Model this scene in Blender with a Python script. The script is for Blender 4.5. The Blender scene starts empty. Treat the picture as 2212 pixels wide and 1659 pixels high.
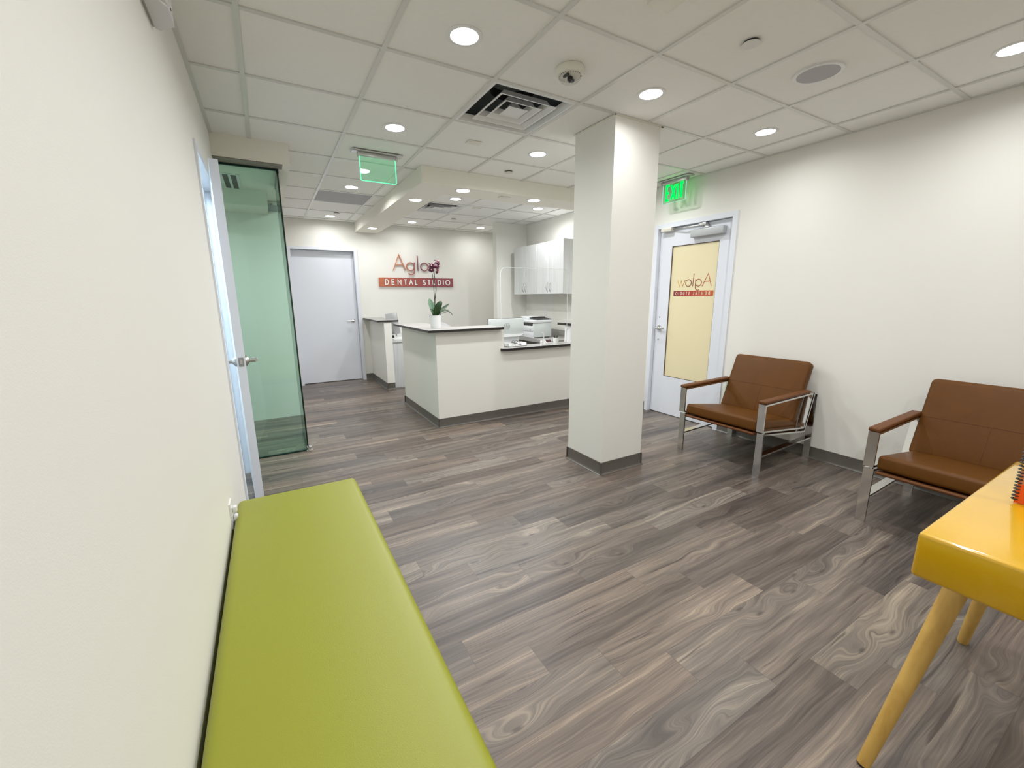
import bpy, bmesh, math, random
from mathutils import Vector, Matrix
S = bpy.context.scene
COL = S.collection
PI = math.pi
rnd = random.Random(7)

# ------------------------------------------------------------------ camera, world, exposure
H = 2.577                       # ceiling height
cam_d = bpy.data.cameras.new('camera'); cam = bpy.data.objects.new('camera', cam_d); COL.objects.link(cam)
cam_d.sensor_width = 36.0; cam_d.sensor_fit = 'HORIZONTAL'
cam_d.lens = 891.0 / 2212 * 36
cam_d.shift_x = 10.57 / 2212; cam_d.shift_y = -1.57 / 2212
cam_d.clip_start = 0.02
yaw, pit, rol = 0.5176, 0.2063, 0.0073
fw = Vector((math.sin(yaw)*math.cos(pit), math.cos(yaw)*math.cos(pit), -math.sin(pit)))
r0 = Vector((math.cos(yaw), -math.sin(yaw), 0)); d0 = fw.cross(r0)
rt = math.cos(rol)*r0 + math.sin(rol)*d0; dn = -math.sin(rol)*r0 + math.cos(rol)*d0
M = Matrix((rt, -dn, -fw)).transposed().to_4x4()
M.translation = Vector((-0.6269, -1.6825, H - 1.1874))
cam.matrix_world = M
S.camera = cam

w = bpy.data.worlds.new('world'); S.world = w; w.use_nodes = True
w.node_tree.nodes['Background'].inputs[0].default_value = (0.6, 0.7, 0.8, 1)
w.node_tree.nodes['Background'].inputs[1].default_value = 0.1

S.view_settings.view_transform = 'Standard'; S.view_settings.look = 'None'
S.view_settings.gamma = 1; S.view_settings.use_curve_mapping = False
S.view_settings.exposure = 0.0
LAMP_W = 8.8                    # watts of each downlight
LAMP_COL = (0.985, 0.995, 1.01)
LAMP_SPREAD = math.radians(165)

# ------------------------------------------------------------------ helpers: objects
def xf(o): return o.matrix_world.translation
WORLD = {}
def link(o): COL.objects.link(o); return o
def tag(o, label=None, cat=None, group=None, kind=None):
    if label: o['label'] = label
    if cat: o['category'] = cat
    if group: o['group'] = group
    if kind: o['kind'] = kind
    return o
def thing(name, label, cat, loc=(0, 0, 0), rz=0, group=None, kind=None):
    o = link(bpy.data.objects.new(name, None)); o.location = loc; o.rotation_euler = (0, 0, rz)
    o.empty_display_size = 0.1
    WORLD[o.name] = Vector(loc)
    return tag(o, label, cat, group, kind)
def smooth(me, ang=35):
    me.polygons.foreach_set('use_smooth', [True]*len(me.polygons))
    try: me.set_sharp_from_angle(angle=math.radians(ang))
    except Exception: pass
def mesh(name, bm, m, parent=None, off=None, sm=True, local=False):
    """link bm as one mesh object; world-space vertices are moved into the parent's frame"""
    bmesh.ops.recalc_face_normals(bm, faces=bm.faces)
    if off is None:
        if parent is not None: off = WORLD.get(parent.name, Vector((0, 0, 0)))
        else:
            vs = [v.co for v in bm.verts]
            off = Vector(((min(v.x for v in vs)+max(v.x for v in vs))/2, (min(v.y for v in vs)+max(v.y for v in vs))/2, min(v.z for v in vs)))
    if not local: bmesh.ops.translate(bm, verts=bm.verts, vec=-off)
    me = bpy.data.meshes.new(name); bm.to_mesh(me); bm.free()
    for mm in (m if isinstance(m, (list, tuple)) else [m]): me.materials.append(mm)
    if sm: smooth(me)
    o = link(bpy.data.objects.new(name, me))
    if parent is not None:
        o.parent = parent
        WORLD[o.name] = WORLD.get(parent.name, Vector((0, 0, 0)))
    elif not local:
        o.location = off; WORLD[o.name] = off.copy()
    return o
def struct(name, bm, m, parent=None, sm=False):
    o = mesh(name, bm, m, parent, sm=sm)
    if parent is None: o['kind'] = 'structure'
    return o
def dup(root, loc, rz=None, label=None):
    r = root.copy(); link(r); r.location = loc
    if rz is not None: r.rotation_euler = (0, 0, rz)
    if label: r['label'] = label
    for ch in list(root.children):
        c = ch.copy(); link(c); c.parent = r
        for g in list(ch.children):
            d = g.copy(); link(d); d.parent = c
    return r

# ------------------------------------------------------------------ helpers: shapes
def B(): return bmesh.new()
def box(bm, x0, x1, y0, y1, z0, z1, mi=0):
    v = [bm.verts.new(p) for p in ((x0,y0,z0),(x1,y0,z0),(x1,y1,z0),(x0,y1,z0),(x0,y0,z1),(x1,y0,z1),(x1,y1,z1),(x0,y1,z1))]
    fs = [bm.faces.new([v[i] for i in q]) for q in ((0,3,2,1),(4,5,6,7),(0,1,5,4),(1,2,6,5),(2,3,7,6),(3,0,4,7))]
    for f in fs: f.material_index = mi
    return v, fs
def rbox(bm, x0, x1, y0, y1, z0, z1, r=0.005, seg=2):
    t = B(); box(t, x0, x1, y0, y1, z0, z1)
    bmesh.ops.bevel(t, geom=t.edges[:], offset=r, segments=seg, affect='EDGES', profile=0.5)
    merge(bm, t)
def merge(bm, t, mat=None):
    me = bpy.data.meshes.new('tmp'); t.to_mesh(me); t.free()
    if mat is not None: me.transform(mat)
    bm.from_mesh(me); bpy.data.meshes.remove(me)
def boxb(*a, **k):
    bm = B(); box(bm, *a, **k); return bm
def rboxb(*a, **k):
    bm = B(); rbox(bm, *a, **k); return bm
def frame_axes(d):
    d = d.normalized(); a = Vector((0, 0, 1)) if abs(d.z) < 0.9 else Vector((1, 0, 0))
    u = d.cross(a).normalized(); return u, d.cross(u).normalized()
def cyl(bm, p0, p1, r0, r1=None, n=24, cap=True):
    p0, p1 = Vector(p0), Vector(p1); r1 = r0 if r1 is None else r1
    u, v = frame_axes(p1-p0)
    A = [bm.verts.new(p0+(u*math.cos(2*PI*i/n)+v*math.sin(2*PI*i/n))*r0) for i in range(n)]
    C = [bm.verts.new(p1+(u*math.cos(2*PI*i/n)+v*math.sin(2*PI*i/n))*r1) for i in range(n)]
    for i in range(n): bm.faces.new((A[i], A[(i+1) % n], C[(i+1) % n], C[i]))
    if cap: bm.faces.new(A); bm.faces.new(C[::-1])
def tube(bm, pts, r, n=10):
    pts = [Vector(p) for p in pts]; rs = r if isinstance(r, (list, tuple)) else [r]*len(pts)
    rings = []; u = None
    for i, p in enumerate(pts):
        d = (pts[min(i+1, len(pts)-1)] - pts[max(i-1, 0)]).normalized()
        if u is None: u, v = frame_axes(d)
        else:
            u = (u - d*u.dot(d)).normalized(); v = d.cross(u)
        rings.append([bm.verts.new(p+(u*math.cos(2*PI*k/n)+v*math.sin(2*PI*k/n))*rs[i]) for k in range(n)])
    for a, b in zip(rings, rings[1:]):
        for k in range(n): bm.faces.new((a[k], a[(k+1) % n], b[(k+1) % n], b[k]))
    bm.faces.new(rings[0][::-1]); bm.faces.new(rings[-1])
def lathe(bm, prof, c=(0, 0, 0), n=36):
    """prof: (radius, z) list around the z axis at c"""
    c = Vector(c); rings = []
    for r, z in prof:
        if r < 1e-6: rings.append([bm.verts.new(c+Vector((0, 0, z)))])
        else: rings.append([bm.verts.new(c+Vector((r*math.cos(2*PI*i/n), r*math.sin(2*PI*i/n), z))) for i in range(n)])
    for a, b in zip(rings, rings[1:]):
        for i in range(n):
            j = (i+1) % n
            if len(a) == 1 and len(b) == 1: continue
            if len(a) == 1: bm.faces.new((a[0], b[j], b[i]))
            elif len(b) == 1: bm.faces.new((a[i], a[j], b[0]))
            else: bm.faces.new((a[i], a[j], b[j], b[i]))
def prism(bm, poly, fn, d0, d1):
    """extrude 2D polygon; fn(u,v,d) -> 3D"""
    a = [bm.verts.new(fn(u, v, d0)) for u, v in poly]; b = [bm.verts.new(fn(u, v, d1)) for u, v in poly]
    n = len(poly); bm.faces.new(a); bm.faces.new(b[::-1])
    for i in range(n): bm.faces.new((a[i], b[i], b[(i+1) % n], a[(i+1) % n]))
def stroke(bm, pts, closed, wd, fn, d0, d1):
    """flat ribbon of width wd along a 2D path, extruded from depth d0 to d1"""
    P = []
    for p in pts:
        p = Vector((p[0], p[1]))
        if not P or (p-P[-1]).length > 1e-5: P.append(p)
    if closed and (P[0]-P[-1]).length < 1e-5: P.pop()
    n = len(P); L = []; R = []
    for i in range(n):
        if closed: a, b = P[(i-1) % n], P[(i+1) % n]; t1 = (P[i]-a).normalized(); t2 = (b-P[i]).normalized()
        else:
            t1 = (P[i]-P[i-1]).normalized() if i > 0 else None; t2 = (P[i+1]-P[i]).normalized() if i < n-1 else None
            t1 = t1 or t2; t2 = t2 or t1
        n1 = Vector((-t1.y, t1.x)); n2 = Vector((-t2.y, t2.x)); m = (n1+n2)
        m = m.normalized() if m.length > 1e-6 else n1
        k = min(1/max(m.dot(n1), 0.35), 2.2)
        L.append(P[i]+m*wd/2*k); R.append(P[i]-m*wd/2*k)
    V = [[bm.verts.new(fn(q.x, q.y, d)) for q in X] for X in (L, R) for d in (d0, d1)]
    L0, L1, R0, R1 = V
    rng = range(n if closed else n-1)
    for i in rng:
        j = (i+1) % n
        bm.faces.new((L0[i], L0[j], R0[j], R0[i])); bm.faces.new((L1[i], R1[i], R1[j], L1[j]))
        bm.faces.new((L0[i], L1[i], L1[j], L0[j])); bm.faces.new((R0[i], R0[j], R1[j], R1[i]))
    if not closed:
        for i in (0, n-1): bm.faces.new((L0[i], R0[i], R1[i], L1[i]))
def arc(cx, cy, rx, ry, a0, a1, n=28):
    return [(cx+rx*math.cos(math.radians(a0+(a1-a0)*i/n)), cy+ry*math.sin(math.radians(a0+(a1-a0)*i/n))) for i in range(n+1)]
def circ(cx, cy, r, n=40): return [(cx+r*math.cos(2*PI*i/n), cy+r*math.sin(2*PI*i/n)) for i in range(n)]
# capital letters in a 1 high cell, returned as (paths, width)
def glyph(c):
    if c == 'D': return [([(0,0),(0,1)]+arc(.25,.5,.38,.5,90,-90,14), True)], .63
    if c == 'E': return [([(.5,1),(0,1),(0,0),(.5,0)], False), ([(0,.5),(.44,.5)], False)], .5
    if c == 'N': return [([(0,0),(0,1),(.68,0),(.68,1)], False)], .68
    if c == 'T': return [([(0,1),(.6,1)], False), ([(.3,1),(.3,0)], False)], .6
    if c == 'A': return [([(0,0),(.36,1),(.72,0)], False), ([(.13,.36),(.59,.36)], False)], .72
    if c == 'L': return [([(0,1),(0,0),(.48,0)], False)], .48
    if c == 'S': return [(arc(.26,.74,.24,.26,35,180,12)+arc(.26,.74,.24,.24,190,270,8)+arc(.26,.25,.26,.25,80,-150,16), False)], .52
    if c == 'U': return [([(0,1),(0,.32)]+arc(.29,.3,.29,.3,180,360,14)+[(.58,1)], False)], .58
    if c == 'I': return [([(0,0),(0,1)], False)], 0.0
    if c == 'O': return [(circ(.48,.5,.5,32), True)], .96
    if c == 'X': return [([(0,0),(.6,1)], False), ([(0,1),(.6,0)], False)], .6

# ------------------------------------------------------------------ materials
def mat(name, col, rough=0.5, metal=0.0, spec=0.5, bump=0.0, bscale=200.0, coat=0.0, vary=0.0, vscale=3.0, emit=None, es=0.0):
    m = bpy.data.materials.new(name); m.use_nodes = True; nt = m.node_tree; p = nt.nodes['Principled BSDF']
    p.inputs['Base Color'].default_value = (*col, 1); p.inputs['Roughness'].default_value = rough
    p.inputs['Metallic'].default_value = metal; p.inputs['Specular IOR Level'].default_value = spec
    p.inputs['Coat Weight'].default_value = coat
    if emit: p.inputs['Emission Color'].default_value = (*emit, 1); p.inputs['Emission Strength'].default_value = es
    tc = nt.nodes.new('ShaderNodeTexCoord')
    if bump:
        n = nt.nodes.new('ShaderNodeTexNoise'); n.inputs['Scale'].default_value = bscale; n.inputs['Detail'].default_value = 3
        b = nt.nodes.new('ShaderNodeBump'); b.inputs['Strength'].default_value = bump; b.inputs['Distance'].default_value = 0.002
        nt.links.new(tc.outputs['Object'], n.inputs['Vector']); nt.links.new(n.outputs['Fac'], b.inputs['Height']); nt.links.new(b.outputs[0], p.inputs['Normal'])
    if vary:
        n = nt.nodes.new('ShaderNodeTexNoise'); n.inputs['Scale'].default_value = vscale; n.inputs['Detail'].default_value = 4
        mx = nt.nodes.new('ShaderNodeMix'); mx.data_type = 'RGBA'
        mx.inputs[6].default_value = (*[c*(1-vary) for c in col], 1); mx.inputs[7].default_value = (*[min(1, c*(1+vary)) for c in col], 1)
        nt.links.new(tc.outputs['Object'], n.inputs['Vector']); nt.links.new(n.outputs['Fac'], mx.inputs[0]); nt.links.new(mx.outputs[2], p.inputs['Base Color'])
    return m
WALL = mat('wall_paint', (.83, .82, .77), .62, spec=.25, bump=.12, bscale=420)
CEILT = mat('ceiling_tile', (.90, .895, .86), .9, spec=.1, bump=.25, bscale=520, vary=.02, vscale=40)
GRID = mat('ceiling_bar_white', (.68, .675, .64), .3)
GYP = mat('bulkhead_paint', (.86, .84, .75), .65, spec=.2, bump=.08, bscale=400)
TRIMW = mat('door_paint_white', (.78, .81, .875), .35, bump=.03, bscale=300)
RUBBER = mat('baseboard_rubber', (.115, .105, .09), .32)
PLASTW = mat('white_plastic', (.80, .80, .80), .35)
PLASTC = mat('cream_plastic', (.78, .76, .68), .4)
DARK = mat('black_plastic', (.012, .012, .014), .4)
CHROME = mat('polished_steel', (.72, .72, .71), .12, metal=1.0)
SATIN = mat('satin_steel', (.60, .60, .60), .3, metal=1.0)
GREYM = mat('grey_metal', (.34, .35, .36), .45, metal=.3)
ALU = mat('silver_paint', (.47, .49, .50), .4, metal=.25)
LEATH = mat('brown_leather', (.112, .041, .0042), .45, spec=.22, bump=.25, bscale=260, vary=.14, vscale=9)
LEATHD = mat('brown_leather_trim', (.13, .045, .011), .5, spec=.3, bump=.2, bscale=260)
BOARD = mat('seat_board_dark', (.03, .014, .008), .5)
GREEN = mat('lime_vinyl', (.285, .298, .009), .40, spec=.7, bump=.22, bscale=520)
YELL = mat('yellow_lacquer', (.63, .355, .004), .25, spec=.5, coat=1.0)
LAMW = mat('white_laminate', (.78, .78, .77), .35)
def woodgrain(name, c1, c2, sc=(60, 60, 2.5), rough=.45):
    m = mat(name, c1, rough); nt = m.node_tree; p = nt.nodes['Principled BSDF']
    tc = nt.nodes.new('ShaderNodeTexCoord'); mp = nt.nodes.new('ShaderNodeMapping'); mp.inputs['Scale'].default_value = sc
    n = nt.nodes.new('ShaderNodeTexNoise'); n.inputs['Scale'].default_value = 1; n.inputs['Detail'].default_value = 5; n.inputs['Distortion'].default_value = .4
    cr = nt.nodes.new('ShaderNodeValToRGB'); cr.color_ramp.elements[0].position = .3; cr.color_ramp.elements[1].position = .7
    cr.color_ramp.elements[0].color = (*c1, 1); cr.color_ramp.elements[1].color = (*c2, 1)
    nt.links.new(tc.outputs['Object'], mp.inputs[0]); nt.links.new(mp.outputs[0], n.inputs['Vector']); nt.links.new(n.outputs['Fac'], cr.inputs[0]); nt.links.new(cr.outputs[0], p.inputs['Base Color'])
    return m
OAK = woodgrain('oak_leg_wood', (.56, .33, .075), (.70, .45, .12), (40, 40, 3))
CABW = woodgrain('pale_grain_laminate', (.58, .60, .59), (.70, .71, .71), (70, 70, 2.2), .4)
CTOP = woodgrain('grey_counter_laminate', (.30, .29, .28), (.40, .385, .37), (3, 55, 55), .3)
CEDGE = mat('counter_edge_black', (.016, .013, .013), .4)
SOIL = mat('bark', (.03, .02, .012), .9)
LEAF = mat('orchid_leaf_green', (.012, .040, .008), .45, spec=.3, vary=.3, vscale=20)
LEAFP = mat('orchid_leaf_pale', (.16, .27, .18), .4, spec=.3, vary=.3, vscale=30)
STEM = mat('orchid_stem', (.03, .028, .018), .5)
PETAL = mat('orchid_petal', (.080, .002, .028), .5, vary=.3, vscale=60)
PETALW = mat('orchid_lip', (.45, .24, .22), .5)
GALV = mat('galvanised_duct', (.22, .245, .25), .5, metal=.4)
GRILLE = mat('return_grille_grey', (.40, .39, .40), .6)
PAPER = mat('paper', (.82, .82, .80), .7)
def emission(name, col, st):
    m = bpy.data.materials.new(name); m.use_nodes = True; nt = m.node_tree; nt.nodes.remove(nt.nodes['Principled BSDF'])
    e = nt.nodes.new('ShaderNodeEmission'); e.inputs[0].default_value = (*col, 1); e.inputs[1].default_value = st
    nt.links.new(e.outputs[0], nt.nodes['Material Output'].inputs[0]); return m
LENS = emission('downlight_lens', (1, .99, .965), 26)
COOL = emission('cool_fill_glow', (.70, .87, 1), 42)  # glow of the panel added, out of sight, in the side room
EXITG = emission('exit_letter_green', (.0, 1.0, .075), 2.2)
EDGEG = emission('exit_edge_green', (.12, 1.0, .38), 2.0)
EDGED = emission('exit_edge_soft', (.55, 1.0, .75), .75)
def pane(name, tint, ior=1.45, rough=0.0, diff=None, dfac=0.0, glow=None):
    m = bpy.data.materials.new(name); m.use_nodes = True; nt = m.node_tree; nt.nodes.remove(nt.nodes['Principled BSDF'])
    t = nt.nodes.new('ShaderNodeBsdfTransparent'); t.inputs[0].default_value = (*tint, 1)
    g = nt.nodes.new('ShaderNodeBsdfGlossy'); g.inputs['Roughness'].default_value = rough
    f = nt.nodes.new('ShaderNodeFresnel'); ge = nt.nodes.new('ShaderNodeNewGeometry')
    mi = nt.nodes.new('ShaderNodeMix'); mi.inputs[2].default_value = ior; mi.inputs[3].default_value = 1/ior    # a thin sheet reflects the same from both sides
    nt.links.new(ge.outputs['Backfacing'], mi.inputs[0]); nt.links.new(mi.outputs[0], f.inputs[0])
    base = t
    if diff:
        d = nt.nodes.new('ShaderNodeBsdfDiffuse'); d.inputs[0].default_value = (*diff, 1)
        mx = nt.nodes.new('ShaderNodeMixShader'); mx.inputs[0].default_value = dfac
        nt.links.new(t.outputs[0], mx.inputs[1]); nt.links.new(d.outputs[0], mx.inputs[2]); base = mx
    if glow:
        e = nt.nodes.new('ShaderNodeEmission'); e.inputs[0].default_value = (*glow, 1); ad = nt.nodes.new('ShaderNodeAddShader')
        nt.links.new(base.outputs[0], ad.inputs[0]); nt.links.new(e.outputs[0], ad.inputs[1]); base = ad
    m2 = nt.nodes.new('ShaderNodeMixShader')
    nt.links.new(f.outputs[0], m2.inputs[0]); nt.links.new(base.outputs[0], m2.inputs[1]); nt.links.new(g.outputs[0], m2.inputs[2])
    nt.links.new(m2.outputs[0], nt.nodes['Material Output'].inputs[0]); return m
GLASSG = pane('green_plate_glass', (.765, .92, .87))
GLEDGE = mat('glass_edge_dark_green', (.004, .03, .022), .15)
ACRYL = pane('clear_acrylic', (.985, .99, .985), 1.3)
ACRYLG = pane('edge_lit_acrylic', (.86, .955, .89), 1.5, glow=(.0, .075, .03))
ACRYLC = pane('clear_sign_acrylic', (.80, .86, .80), 1.4, glow=(.0, .035, .008))
DOME = pane('clear_dome', (.90, .90, .89), 1.45)
def grad(name, stops, axis, a, b, rough=.4):
    """colour runs along a world axis of the sign itself, from a to b"""
    m = mat(name, stops[0][1], rough); nt = m.node_tree; p = nt.nodes['Principled BSDF']
    g = nt.nodes.new('ShaderNodeNewGeometry'); s = nt.nodes.new('ShaderNodeSeparateXYZ'); mr = nt.nodes.new('ShaderNodeMapRange')
    mr.inputs[1].default_value = a; mr.inputs[2].default_value = b
    cr = nt.nodes.new('ShaderNodeValToRGB'); els = cr.color_ramp.elements
    els[0].position, els[0].color = stops[0][0], (*stops[0][1], 1); els[1].position, els[1].color = stops[-1][0], (*stops[-1][1], 1)
    for q, c in stops[1:-1]: e = els.new(q); e.color = (*c, 1)
    nt.links.new(g.outputs['Position'], s.inputs[0]); nt.links.new(s.outputs[axis], mr.inputs[0]); nt.links.new(mr.outputs[0], cr.inputs[0]); nt.links.new(cr.outputs[0], p.inputs['Base Color'])
    return m

def floor_material():
    m = mat('vinyl_planks', (.2, .17, .14), .36, spec=.42); nt = m.node_tree; N = nt.nodes; Lk = nt.links.new; p = N['Principled BSDF']
    def math_(op, a, b=None, c=None):
        n = N.new('ShaderNodeMath'); n.operation = op
        for i, v in enumerate((a, b, c)):
            if v is None: continue
            if isinstance(v, (int, float)): n.inputs[i].default_value = v
            else: Lk(v, n.inputs[i])
        return n.outputs[0]
    g = N.new('ShaderNodeNewGeometry'); s = N.new('ShaderNodeSeparateXYZ'); Lk(g.outputs['Position'], s.inputs[0])
    X, Y = s.outputs[0], s.outputs[1]
    W, L = 0.1524, 0.914
    yr = math_('DIVIDE', math_('ADD', Y, 0.02), W); k = math_('FLOOR', yr); fy = math_('FRACT', yr)
    xr = math_('DIVIDE', math_('ADD', math_('SUBTRACT', X, 0.149), math_('MULTIPLY', k, 0.2285)), L)
    ci = math_('FLOOR', xr); fx = math_('FRACT', xr)
    idv = N.new('ShaderNodeCombineXYZ'); Lk(k, idv.inputs[0]); Lk(ci, idv.inputs[1])
    wn = N.new('ShaderNodeTexWhiteNoise'); wn.noise_dimensions = '2D'; Lk(idv.outputs[0], wn.inputs['Vector'])
    sc = N.new('ShaderNodeSeparateColor'); Lk(wn.outputs['Color'], sc.inputs[0])
    r1, r2, r3 = sc.outputs[0], sc.outputs[1], sc.outputs[2]
    # warp so that the grain bends round knots
    cv = N.new('ShaderNodeCombineXYZ'); Lk(math_('ADD', math_('MULTIPLY', X, 2.4), math_('MULTIPLY', r1, 61)), cv.inputs[0]); Lk(math_('ADD', math_('MULTIPLY', Y, 7.0), math_('MULTIPLY', r2, 37)), cv.inputs[1])
    wz = N.new('ShaderNodeTexNoise'); wz.inputs['Scale'].default_value = 1.25; wz.inputs['Detail'].default_value = 1.5; Lk(cv.outputs[0], wz.inputs['Vector'])
    wk = N.new('ShaderNodeTexNoise'); wk.inputs['Scale'].default_value = .8; wk.inputs['Detail'].default_value = 0; Lk(cv.outputs[0], wk.inputs['Vector'])
    wm = N.new('ShaderNodeMapRange'); wm.inputs[1].default_value = .54; wm.inputs[2].default_value = .72; wm.inputs[3].default_value = .028; wm.inputs[4].default_value = .17; Lk(wk.outputs['Fac'], wm.inputs[0])
    warp = math_('MULTIPLY', math_('SUBTRACT', wz.outputs['Fac'], .5), wm.outputs[0])
    kv = N.new('ShaderNodeCombineXYZ'); Lk(math_('ADD', math_('MULTIPLY', X, 1.5), math_('MULTIPLY', r2, 23)), kv.inputs[0]); Lk(math_('ADD', math_('MULTIPLY', Y, 4.6), math_('MULTIPLY', r1, 17)), kv.inputs[1])
    vo = N.new('ShaderNodeTexVoronoi'); vo.voronoi_dimensions = '2D'; vo.inputs['Scale'].default_value = 1; Lk(kv.outputs[0], vo.inputs['Vector'])
    kn = N.new('ShaderNodeMapRange'); kn.interpolation_type = 'SMOOTHSTEP'; kn.inputs[1].default_value = .30; kn.inputs[2].default_value = .02; Lk(vo.outputs['Distance'], kn.inputs[0])
    gate = math_('GREATER_THAN', r3, .45)
    warp = math_('ADD', warp, math_('MULTIPLY', math_('MULTIPLY', kn.outputs[0], gate), .055))
    kc = N.new('ShaderNodeMapRange'); kc.inputs[1].default_value = .05; kc.inputs[2].default_value = .015; Lk(vo.outputs['Distance'], kc.inputs[0])
    def grain(fxs, fys, det, dist):
        c = N.new('ShaderNodeCombineXYZ'); Lk(math_('ADD', math_('MULTIPLY', X, fxs), math_('MULTIPLY', r1, 91)), c.inputs[0])
        Lk(math_('MULTIPLY', math_('ADD', math_('ADD', Y, warp), math_('MULTIPLY', r3, 9)), fys), c.inputs[1])
        n = N.new('ShaderNodeTexNoise'); n.inputs['Scale'].default_value = 1; n.inputs['Detail'].default_value = det; n.inputs['Distortion'].default_value = dist
        Lk(c.outputs[0], n.inputs['Vector']); return n.outputs['Fac']
    broad = grain(.7, 15, 6, .35); fine = grain(3.0, 95, 7, .3); hair = grain(7, 330, 4, .2); streak = grain(1.6, 44, 6, .7)
    ln = N.new('ShaderNodeMath')
    tone = math_('ADD', math_('ADD', math_('MULTIPLY', broad, .62), math_('ADD', math_('MULTIPLY', fine, .42), math_('MULTIPLY', hair, .20))), math_('MULTIPLY', math_('SUBTRACT', r2, .5), .20))
    tone = math_('SUBTRACT', math_('MULTIPLY', tone, 1.24), .275)
    cr = N.new('ShaderNodeValToRGB'); e = cr.color_ramp.elements
    e[0].position = .20; e[0].color = (.052, .043, .039, 1); e[1].position = .84; e[1].color = (.43, .365, .285, 1)
    for q, c in ((.38, (.104, .087, .078)), (.50, (.150, .126, .110)), (.62, (.212, .178, .150))):
        n = e.new(q); n.color = (*c, 1)
    Lk(tone, cr.inputs[0])
    # dark cracks
    crk = N.new('ShaderNodeMapRange'); crk.inputs[1].default_value = .385; crk.inputs[2].default_value = .30; Lk(streak, crk.inputs[0])
    m1 = N.new('ShaderNodeMix'); m1.data_type = 'RGBA'; m1.inputs[7].default_value = (.05, .037, .035, 1)
    Lk(math_('MAXIMUM', math_('MULTIPLY', crk.outputs[0], .8), math_('MULTIPLY', math_('MULTIPLY', kc.outputs[0], gate), .7)), m1.inputs[0]); Lk(cr.outputs[0], m1.inputs[6])
    # hue: some planks greyer, some redder
    hue = N.new('ShaderNodeMix'); hue.data_type = 'RGBA'; hue.blend_type = 'MULTIPLY'; hue.inputs[0].default_value = 1
    hm = N.new('ShaderNodeMix'); hm.data_type = 'RGBA'; hm.inputs[6].default_value = (1.05, .97, .90, 1); hm.inputs[7].default_value = (.97, .99, .98, 1); Lk(r3, hm.inputs[0])
    Lk(m1.outputs[2], hue.inputs[6]); Lk(hm.outputs[2], hue.inputs[7])
    # seams
    def near(f, wd):
        d = math_('MINIMUM', f, math_('SUBTRACT', 1, f)); return math_('LESS_THAN', d, wd)
    seam = math_('MAXIMUM', near(fy, .0045), near(fx, .0009))
    m2 = N.new('ShaderNodeMix'); m2.data_type = 'RGBA'; m2.inputs[7].default_value = (.055, .045, .042, 1)
    Lk(math_('MULTIPLY', seam, .6), m2.inputs[0]); Lk(hue.outputs[2], m2.inputs[6]); Lk(m2.outputs[2], p.inputs['Base Color'])
    b = N.new('ShaderNodeBump'); b.inputs['Strength'].default_value = .12; b.inputs['Distance'].default_value = .002
    Lk(fine, b.inputs['Height']); Lk(b.outputs[0], p.inputs['Normal'])
    return m
FLOOR = floor_material()

# ------------------------------------------------------------------ room shell
XL, XR, YB, YF = -0.864, 3.336, 5.67, -3.2
T = 0.6096
struct('floor', boxb(-2.9, XR+1.2, YF-.1, YB+.5, -.08, 0), FLOOR)
# ceiling: tiles (two cells left open for the air vents), bars, wall angles
bm = B(); xs = [XL-.02]+[T*i for i in range(-1, 6)]+[XR+.02]; ys = [YF]+[T*i for i in range(-5, 10)]+[YB+.02]
OPEN = {(T, T), (2*T, 6*T)}
for i in range(len(xs)-1):
    for j in range(len(ys)-1):
        if (xs[i], ys[j]) in OPEN: continue
        if i+1 < len(xs) and j+1 < len(ys): box(bm, xs[i]+.003, xs[i+1]-.003, ys[j]+.003, ys[j+1]-.003, H+.007, H+.03)
ceil = struct('ceiling', bm, CEILT)
bm = B(); hb = .0118
for x in xs[1:-1]: box(bm, x-hb, x+hb, YF, YB, H, H+.008)
for y in ys[1:-1]: box(bm, XL, XR, y-hb, y+hb, H+.0006, H+.008)
for a in ((XL, XL+.022, YF, 2.26), (XR-.022, XR, YF, YB), (XL, XR, YF, YF+.022), (-.35, XR, YB-.022, YB)): box(bm, *a, H+.001, H+.007)
mesh('ceiling_grid', bm, GRID, ceil, sm=False)
bm = B(); box(bm, -2.9, XR+.1, YF-.1, YB+.2, H+.22, H+.26)
struct('ceiling_deck', bm, GALV)

# walls -------------------------------------------------------------
DY0, DY1, DZ = 1.13, 2.095, 2.135          # opening of the side door
g_ = .03                                   # the frames fill slightly larger openings
bm = B(); box(bm, XL-.14, XL, YF, DY0-g_, 0, H+.2); box(bm, XL-.14, XL, DY1+g_, 2.40, 0, H+.2); box(bm, XL-.14, XL, DY0-g_, DY1+g_, DZ+g_, H+.2)
struct('wall_left', bm, WALL)
RY0, RY1, RZ = .875, 1.755, 2.128          # opening of the entrance door
bm = B(); box(bm, XR, XR+.16, YF, RY0-g_, 0, H+.2); box(bm, XR, XR+.16, RY1+g_, YB, 0, H+.2); box(bm, XR, XR+.16, RY0-g_, RY1+g_, RZ+g_, H+.2)
struct('wall_right', bm, WALL)
BX0, BX1, BZ = -.235, .69, 2.135           # opening of the back door
bm = B(); box(bm, -.5, BX0-g_, YB, YB+.16, 0, H+.2); box(bm, BX1+g_, XR+.16, YB, YB+.16, 0, H+.2); box(bm, BX0-g_, BX1+g_, YB, YB+.16, BZ+g_, H+.2)
struct('wall_back', bm, WALL)
struct('wall_front', boxb(XL-.14, XR+.16, YF-.12, YF, 0, H+.2), WALL)
struct('wall_corridor', boxb(-.52, -.41, 3.87, YB, 0, H+.2), WALL)
struct('wall_wing', boxb(2.75, XR, 4.57, 4.69, 0, H+.006), WALL)
struct('wall_column', boxb(1.528, 1.962, .610, 1.030, 0, H+.006), WALL)
struct('wall_half', boxb(.855, .968, 4.63, YB, 0, 1.036), WALL)
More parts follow.
